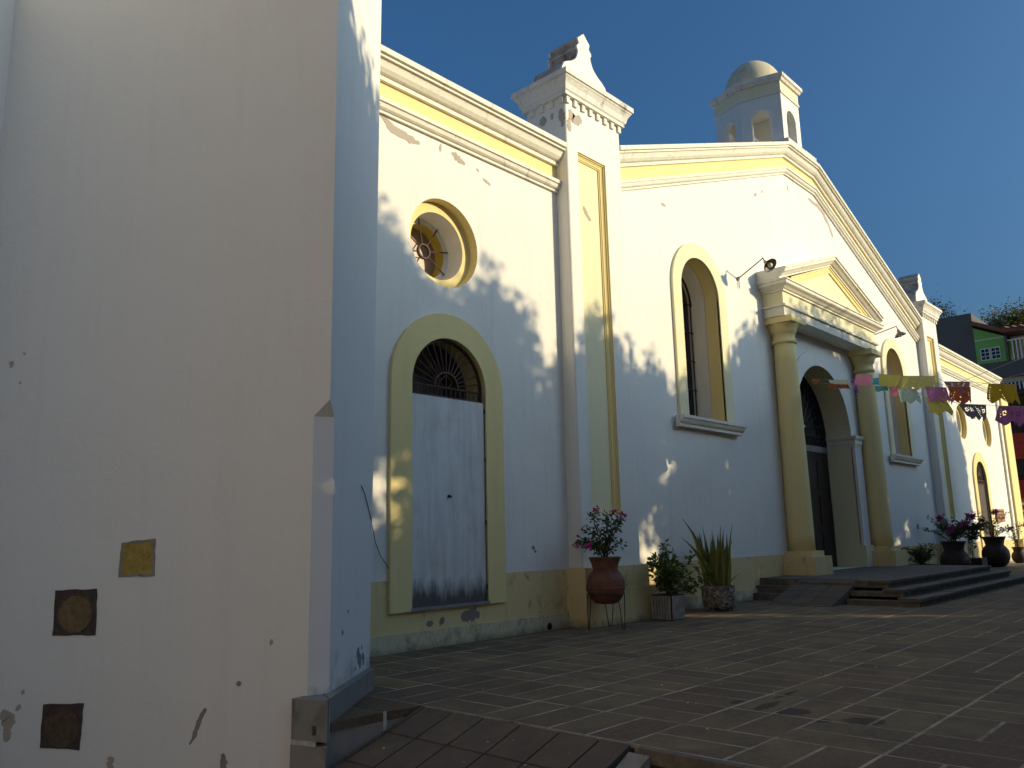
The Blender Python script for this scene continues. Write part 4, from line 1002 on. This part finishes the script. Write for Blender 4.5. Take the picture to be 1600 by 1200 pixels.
# ------------------------------------------------------------------ cut-paper bunting
FL = [('A','orange',(17.24,7.03,4.44),(16.73,6.64,4.31),0.14),('A','pale_green',(16.25,6.29,4.18),(15.15,5.46,3.90),0.10),('B','dark_red',(15.65,6.04,3.98),(14.76,5.36,3.76),0.09),
('A','violet',(15.12,5.44,3.89),(14.87,5.25,3.85),0.24),('A','pink',(14.86,5.24,3.94),(14.22,4.76,3.77),0.20),('A','teal',(14.21,4.75,3.71),(13.93,4.54,3.65),0.12),('A','yellow',(13.92,4.54,3.71),(13.12,3.94,3.50),0.24),
('B','teal',(13.66,4.53,3.48),(13.26,4.22,3.38),0.09),('B','pink',(13.24,4.20,3.37),(12.94,3.97,3.30),0.15),('A','pale_yellow',(13.10,3.93,3.48),(12.14,3.21,3.24),0.21),('B','pale_teal',(12.92,3.96,3.27),(12.39,3.55,3.14),0.22),
('B','orchid',(12.12,3.35,3.11),(11.62,2.96,2.98),0.22),('C','yellow',(12.28,3.42,2.98),(11.77,3.03,2.86),0.23),('A','mauve',(11.96,3.07,3.12),(11.34,2.61,2.97),0.16),('D','rust',(11.67,2.93,3.00),(11.20,2.58,2.88),0.23),
('C','slate',(11.49,2.81,2.73),(10.91,2.37,2.60),0.20),('A','mustard',(10.98,2.33,2.86),(10.46,1.95,2.73),0.23),('C','purple',(10.67,2.19,2.54),(10.18,1.81,2.43),0.22)]
strs = {}
for k, lab in (('A', 'upper string of coloured cut paper flags from the doorway across the plaza'), ('B', 'second string of cut paper flags with orchid and pale teal sheets'),
               ('C', 'lowest string of cut paper flags with slate, yellow and purple sheets'), ('D', 'short string holding the single rust red cut paper flag')):
    fl = [f for f in FL if f[0] == k]
    pts = sorted([Vector(f[2]) for f in fl] + [Vector(f[3]) for f in fl], key=lambda v: -v.x)
    o = thing('paper_bunting', lab, 'bunting', pts[0], 'paper flag strings across the plaza'); strs[k] = o
    a, e = pts[0], pts[-1]; ext = (e-a).normalized()
    path = []
    if k in 'AB': path.append(Vector((17.7, 7.45 if k == 'A' else 7.4, 4.75 if k == 'A' else 4.45)))
    else: path.append(a - ext*1.6 + Vector((0, 0, .12)))
    path += pts; path.append(e + ext*(5.0 if k != 'D' else 2.2) + Vector((0, 0, .9 if k != 'D' else .3)))
    obj('cord', tube(bmesh.new(), path, .003, 4), 'string', o)
for i, (k, colr, a, e, hgt) in enumerate(FL):
    rr = random.Random(i+200); a, e = Vector(a), Vector(e); par = strs[k]
    dirv = (e-a); L = dirv.length; nrm = Vector((-dirv.y, dirv.x, 0)).normalized(); NX, NZ = 44, 22
    teeth = max(2, round(L/.15)); ph = rr.uniform(0, 6); lean = rr.uniform(-.25, .25)
    bm = bmesh.new(); grid = []
    for ix in range(NX+1):
        u = ix/NX; rowv = []; bot = hgt*(1.04 - .27*abs(((u*teeth) % 1)*2-1)) + rr.uniform(-.01, .01)*.5
        for iz in range(NZ+1):
            v = iz/NZ; p_ = a + dirv*u + Vector((0, 0, -bot*v))
            p_ += nrm*(.05*math.sin(u*5+ph)*v + .03*math.sin(u*11+ph*2)*v + lean*hgt*v) + dirv.normalized()*(.03*math.sin(v*2+ph)*v); rowv.append(bm.verts.new(p_))
        grid.append(rowv)
    for ix in range(NX):
        for iz in range(NZ):
            cx7, dots = ix % 11, colr not in ('yellow', 'pale_yellow', 'pale_teal', 'teal')
            cut = dots and (cx7 == 3 and iz % 3 == 1 and 2 < iz < 20 and rr.random() < .75)
            if colr in ('slate', 'purple') and 6 <= iz <= 10 and cx7 in (5, 6, 7, 8): cut = (iz in (6, 10) or cx7 in (5, 8)) and rr.random() < .85
            if not cut: bm.faces.new((grid[ix][iz], grid[ix+1][iz], grid[ix+1][iz+1], grid[ix][iz+1]))
    obj('paper_flag', bm, 'paper_'+colr, par, recalc=False)

# ------------------------------------------------------------------ neighbours at the far right
h = thing('green_house', 'green gabled house with white window and tiled roof on a grey concrete block', 'house', (48, 9, 0))
Hh = lambda n_, b_, mt_, par=None, **k: obj(n_, b_, mt_, par or h, **k)
Hh('concrete_wall', B(45, 52, 9.92, 13.5, 0, 11.85), 'concrete')
Hh('floor_slab', B(44.9, 52, 5.0, 9.9, 8.35, 9.15), 'concrete')
bm = bmesh.new(); v0 = [(45.0, 8.62, 9.16), (45.0, 9.915, 9.16), (45.0, 9.915, 11.05), (45.0, 8.62, 10.42)]
a_ = [bm.verts.new(p_) for p_ in v0]; b_ = [bm.verts.new((p_[0]+6, p_[1], p_[2])) for p_ in v0]
bm.faces.new(a_); bm.faces.new(b_)
for k in range(4): bm.faces.new((a_[k], a_[(k+1) % 4], b_[(k+1) % 4], b_[k]))
gw = Hh('green_wall', bm, 'green_paint')
obj('trim_line', B(44.965, 44.998, 8.62, 9.915, 10.36, 10.40), 'white_paint', gw)
for y0 in (8.84, 9.30):
    fr = Hh('window', B(44.93, 44.99, y0, y0+.42, 9.32, 9.92), 'white_paint')
    for r_ in range(3):
        for q_ in range(2):
            ya = y0+.035+q_*.185; z_ = 9.355+r_*.185; obj('pane', B(44.915, 44.929, ya, ya+.155, z_, z_+.15), 'dark_glass', fr)
Hh('post', B(44.9, 45.1, 8.50, 8.615, 9.16, 10.4), 'concrete')
Hh('balcony_wall', B(45.8, 46.0, 5.0, 8.5, 9.16, 10.45), 'cream')
rl = Hh('railing', B(44.95, 45.03, 5.0, 8.5, 10.12, 10.19), 'white_paint')
for k in range(20): obj('baluster', B(44.97, 45.02, 5.05+k*.17, 5.10+k*.17, 9.16, 10.119), 'white_paint', rl)
bm = bmesh.new(); q = [(44.6, 9.93, 11.18), (44.6, 8.55, 10.52), (44.6, 4.5, 9.95+.35), (44.6, 4.5, 10.18+.35), (44.6, 8.55, 10.72), (44.6, 9.93, 11.38)]
a_ = [bm.verts.new(p_) for p_ in q]; b_ = [bm.verts.new((p_[0]+7, p_[1], p_[2])) for p_ in q]
for idx in ((0, 1, 4, 5), (1, 2, 3, 4)): bm.faces.new([a_[k] for k in idx]); bm.faces.new([b_[k] for k in idx])
for k in range(6): bm.faces.new((a_[k], a_[(k+1) % 6], b_[(k+1) % 6], b_[k]))
rf = Hh('roof', bm, 'roof_tile')
for k in range(12):
    y = 8.5-k*.33; z = 10.73-(8.5-y)*.05; obj('ridge_tile', tube(bmesh.new(), [(44.5, y, z), (46.5, y, z+.25)], .085, 8), 'roof_tile', rf)
lw = Hh('lower_wall', B(45.2, 52, 5.0, 9.9, 0, 8.349), 'pale_wall')
gl = Hh('grille', B(45.12, 45.19, 6.2, 9.2, 6.9, 8.1), 'dark_glass')
for k in range(18): obj('bar', B(45.04, 45.08, 6.25+k*.165, 6.30+k*.165, 6.9, 8.1), 'white_paint', gl)
# dark timber front with red awning, and the red gate pillar, past the end of the church
ts = thing('timber_house', 'dark timber house front with red panels beyond the end of the church', 'house', (40, 7, 0))
obj('wall', B(40, 44, 3.5, 8.6, 0, 6.7), 'dark_timber', ts)
for z0, z1 in ((4.0, 5.1), (2.2, 3.1)): obj('red_panel', bevel(B(39.88, 39.99, 3.6, 8.5, z0, z1), .02), 'awning_red', ts)
obj('balcony_rail', B(39.7, 39.78, 3.6, 8.4, 3.35, 3.42), 'iron', ts); obj('eave', B(39.4, 44.1, 3.3, 8.7, 6.71, 6.9), 'dark_timber', ts)
for k in range(3): obj('beam', B(39.8, 39.87, 3.6, 8.5, 5.3+k*.4, 5.38+k*.4), 'dark_timber', ts)
gp = thing('gate_pillar', 'red gate pillar with cream bands and a low pointed cap beside the church end', 'pillar', (36.6, 6.4, 0))
obj('shaft', B(36.0, 37.2, 5.4, 7.35, 0, 1.72), 'red_paint', gp); obj('band', bevel(B(35.94, 37.26, 5.34, 7.41, 1.721, 1.82), .01), 'cream', gp)
obj('neck', B(36.02, 37.18, 5.42, 7.33, 1.821, 1.98), 'red_paint', gp); obj('band', bevel(B(35.92, 37.28, 5.32, 7.43, 1.981, 2.08), .01), 'white_paint', gp)
bm = bmesh.new(); a_ = [bm.verts.new(p_) for p_ in ((36.0, 5.4, 2.081), (37.2, 5.4, 2.081), (37.2, 7.35, 2.081), (36.0, 7.35, 2.081))]; tp = bm.verts.new((36.6, 6.4, 2.5)); bm.faces.new(a_)
for k in range(4): bm.faces.new((a_[k], a_[(k+1) % 4], tp))
obj('cap', bm, 'red_paint', gp)

# house across the street, left of the view: unseen, added to bounce warm sunlight onto face A
st_ = thing('warm_bounce_house', 'unseen cream house added to bounce warm sunlight onto the tower, with three shuttered windows', 'house', (-11, 3, -.45))
bm = bmesh.new(); box(bm, -15, -7.5, -9, 17, -.45, 8.4); obj('wall', bm, 'house_cream', st_)
obj('roof', bevel(B(-15.3, -7.0, -9.3, 17.3, 8.401, 8.65), .03), 'roof_tile', st_)
obj('plinth', B(-7.499, -7.44, -9, 15, -.45, .35), 'base_stone', st_)
for y in (-5.5, 1.0, 8.0):
    f_ = obj('window', bevel(B(-7.499, -7.43, y-.75, y+.75, 1.0, 3.4), .02), 'white_paint', st_)
    for s_ in (-1, 1): obj('shutter', bevel(B(-7.429, -7.39, y+s_*.36-.32, y+s_*.36+.32, 1.1, 3.3), .01), 'sign_wood', f_)
obj('door', bevel(B(-7.499, -7.42, 4.0, 5.3, -.4, 2.5), .02), 'sign_wood', st_)

# ------------------------------------------------------------------ trees
def crown_bm(cen, rad, n, L, seed, clump=.5, flat=1.0):
    rr = random.Random(seed); bm = bmesh.new(); K = max(6, n//60)
    for k in range(K):
        while True:
            d = Vector((rr.uniform(-1, 1), rr.uniform(-1, 1), rr.uniform(-1, 1)))
            if .25 < d.length < 1: break
        c_ = Vector(cen) + Vector((d.x*rad[0], d.y*rad[1], d.z*rad[2]))
        for q in range(n//K):
            p = c_ + Vector((rr.gauss(0, clump), rr.gauss(0, clump), rr.gauss(0, clump*flat)))
            leaf(bm, p, (rr.uniform(-1, 1), rr.uniform(-1, 1), rr.uniform(-.5, .6)), L*rr.uniform(.6, 1.3), L*.55, up=Vector((rr.uniform(-1, 1), rr.uniform(-1, 1), rr.uniform(.2, 1))))
    return bm
def limbs(bm, base, top, rad, n, seed, r0):
    rr = random.Random(seed); base, top = Vector(base), Vector(top)
    pts = [base.lerp(top, i/6) + Vector((rr.uniform(-.1, .1), rr.uniform(-.1, .1), 0))*(i > 0) for i in range(7)]; tube(bm, pts, r0, 8, r0*.5)
    for k in range(n):
        f = rr.uniform(.45, 1.0); i = min(5, int(f*6)); s = pts[i].lerp(pts[i+1], f*6-i); a = rr.uniform(0, 6.28)
        e = top + Vector((math.cos(a)*rad[0]*rr.uniform(.4, .95), math.sin(a)*rad[1]*rr.uniform(.4, .95), rad[2]*rr.uniform(-.1, .9)))
        mid = s.lerp(e, .5) + Vector((rr.uniform(-.3, .3), rr.uniform(-.3, .3), rr.uniform(0, .3))); tube(bm, [s, s.lerp(mid, .6), mid, mid.lerp(e, .5), e], r0*.35, 5, r0*.06)
    return bm
def tree(label, base, top, rad, n, L, lm, seed, r0=.25, clump=.5, flat=1.0, nl=12, group=None):
    o = thing('tree', label, 'tree', base, group)
    obj('trunk', limbs(bmesh.new(), base, top, rad, nl, seed, r0), 'bark', o)
    obj('crown', crown_bm(top, rad, n, L, seed+1, clump, flat), lm, o, recalc=False)
tree('dark low tree rising just behind the grey concrete block', (54, 14.3, 0), (54, 14.2, 13.2), (1.9, 1.5, 1.7), 7000, .15, 'leaf_dark', 301, .2, .35)
tree('broad olive green tree behind the roof of the green house', (58, 9.3, 0), (58, 10.2, 12.75), (2.6, 3.2, 1.5), 22000, .18, 'leaf_acacia', 303, .3, .45)
tree('second dense tree behind the ridge of the tiled roof', (60, 6.8, 0), (60, 7.0, 13.1), (3, 3.4, 1.6), 22000, .18, 'leaf_acacia', 305, .3, .45)
tree('airy acacia with open feathery branches above the dense trees', (64, 8.2, 0), (64, 8.2, 15.2), (3.0, 2.2, 1.2), 5200, .12, 'leaf_acacia', 307, .22, .30, .4, 34)
tree('second airy acacia nearer the edge of the view', (66, 6.2, 0), (66, 6.2, 15.8), (3, 2.2, 1.3), 5200, .12, 'leaf_acacia', 309, .22, .30, .4, 34)
# ---- row of trees standing in front of the church: their crowns throw the shade on the facade
PROF = [(-6, 5.2), (.5, 6.6), (1.6, 6.9), (2.2, 5.6), (2.5, 5.10), (3.0, 5.12), (3.45, 4.95), (4.2, 5.3), (5.43, 5.05), (5.67, 4.95), (5.86, 4.65), (6.1, 4.5), (6.36, 4.4), (6.6, 4.4), (6.85, 4.5), (7.02, 4.65), (7.32, 4.75), (7.5, 4.5), (7.58, 4.3), (7.9, 4.45), (8.02, 4.35), (7.95, 3.9),
 (8.0, 3.70), (8.11, 3.9), (8.24, 3.72), (8.39, 3.5), (8.55, 3.9), (8.8, 4.2), (9.0, 4.4), (9.17, 4.7), (9.26, 4.15), (9.49, 4.12), (9.71, 3.85), (9.93, 4.1), (10.23, 4.45), (10.35, 3.95), (10.6, 3.85), (10.96, 4.25), (11.12, 3.95), (11.48, 3.75), (12.57, 4.15), (13.56, 4.65), (13.92, 5.0), (14.28, 5.25), (14.68, 5.5),
 (14.91, 5.35), (15.33, 5.75), (16.2, 5.75), (17.5, 5.85), (18.8, 5.75), (20.7, 5.55), (22.1, 5.3), (22.8, 5.1), (23.38, 5.3), (23.8, 5.0), (24.54, 5.2), (25.4, 5.9), (26.1, 5.6), (26.4, 4.95), (27.0, 4.8), (28.0, 4.75), (28.35, 4.3), (28.5, 3.6), (28.5, 2.7), (28.6, 1.2), (28.8, -6), (60, -6)]
def ptop(x):
    for (x0, z0), (x1, z1) in zip(PROF, PROF[1:]):
        if x0 <= x <= x1 and x1 > x0: return z0 + (z1-z0)*(x-x0)/(x1-x0)
    return -6
HOLES = [(10.55, .80, .34, .50, .95), (10.15, 1.05, .12, .35, .8), (10.35, -.2, .40, .45, .96), (10.2, -.9, .32, .35, .9), (11.13, 2.25, .16, .42, .93), (10.9, 1.5, .10, .3, .85), (7.85, 3.42, .10, .28, .85), (10.25, 1.55, .10, .14, .8), (22.4, 1.2, .3, .3, .8), (8.43, 2.13, .10, .14, .35), (11.4, 2.2, .10, .2, .4), (5.40, 1.62, .16, .40, 1.0), (5.65, 1.75, .10, .30, .9), (15.04, 4.15, .10, .22, .7),
         (17.0, 4.75, .10, .22, .85), (16.4, 4.8, .08, .16, .7), (17.5, 5.1, .10, .15, .6), (18.5, 5.2, .12, .2, .7), (15.9, 5.35, .10, .15, .6), (19.6, 5.15, .12, .2, .6), (7.6, 3.54, .08, .10, .6), (10.5, 1.5, .08, .10, .3), (7.6, -1.35, .5, .10, .75), (6.3, -1.08, .5, .07, .6), (5.1, -1.3, .5, .08, .6), (9.0, -1.2, .4, .08, .6),
         (12.9, 3.6, .12, .2, .4), (14.5, 3.9, .1, .25, .5), (13.9, 1.2, .14, .2, .3), (9.6, .4, .12, .2, .5), (21.5, .8, .4, .3, .6), (24.3, 2.4, .3, .3, .3), (8.2, 3.2, .10, .12, .45)]
TR = [(-.5, 14.5, 9.5), (4.2, 15, 8.5), (8.5, 14, 7.6), (13.2, 14.5, 8), (18.2, 15, 8.8), (23.0, 15, 8.5), (27.0, 14.5, 8)]
crowns = [bmesh.new() for _ in TR]; rr = random.Random(99); S = SUN
count = 0
def put(xw, zw, dep, L):
    p = Vector((xw, FY, zw)) + S*dep
    if p.z < .15: return
    k = min(range(len(TR)), key=lambda i: abs(TR[i][0]-xw + .6*math.sin(zw*2+i)))
    leaf(crowns[k], p, (rr.uniform(-1, 1), rr.uniform(-1, 1), rr.uniform(-1, .6)), L, L*.62, up=Vector((rr.uniform(-1, 1), rr.uniform(-1, 1), rr.uniform(-1, 1))), fold=.1)
while count < 110000:
    xw = rr.uniform(-3, 29.0); zt = ptop(xw); zw = rr.uniform(-3.7, zt)
    edge = zt-zw
    if zw < -2.2 and rr.random() < .4: continue
    hole = max([a*math.exp(-(((xw-x)/sx)**2 + ((zw-z)/sz)**2)*.9) for x, z, sx, sz, a in HOLES])
    if rr.random() < hole*1.3 - .06: count += .4; continue
    nn = noise.noise(Vector((xw*2.6, zw*2.6, 1.7)))*.6 + noise.noise(Vector((xw*6.5, zw*6.5, 4.1)))*.5
    if edge < .8 and nn > .08 + edge*.9: count += .3; continue
    if edge >= .8 and nn > .55 and rr.random() < .8: count += .3; continue
    if edge < .45 and rr.random() > .35 + edge*1.5: continue
    dep = 14.0 + rr.gauss(0, 1.0); L = rr.uniform(.20, .42) if edge > .5 else rr.uniform(.11, .20)
    if hole > .15: L *= .6
    put(xw, zw, dep, L); count += 1
for i, ((xw, dep, hgt), bm) in enumerate(zip(TR, crowns)):
    q = Vector((xw, FY, 0)) + S*dep; base = Vector((q.x, q.y, 0 if q.x > 4 else -.45)); top = Vector((q.x, q.y, min(6.0, 3.8+ptop(xw)*.3)))
    o = thing('tree', 'shade tree of the row facing the church, opposite ' + ['the tower corner', 'the boarded side door', 'the first panelled pilaster', 'the barred arched window', 'the columned doorway', 'the narrow open window', 'the second panelled pilaster'][i], 'tree', base, 'shade trees facing the church')
    obj('trunk', limbs(bmesh.new(), base, top, (1.6, .8, 1.0), 9, 400+i, .16), 'bark', o)
    obj('crown', bm, 'leaf_shade_tree', o, recalc=False)
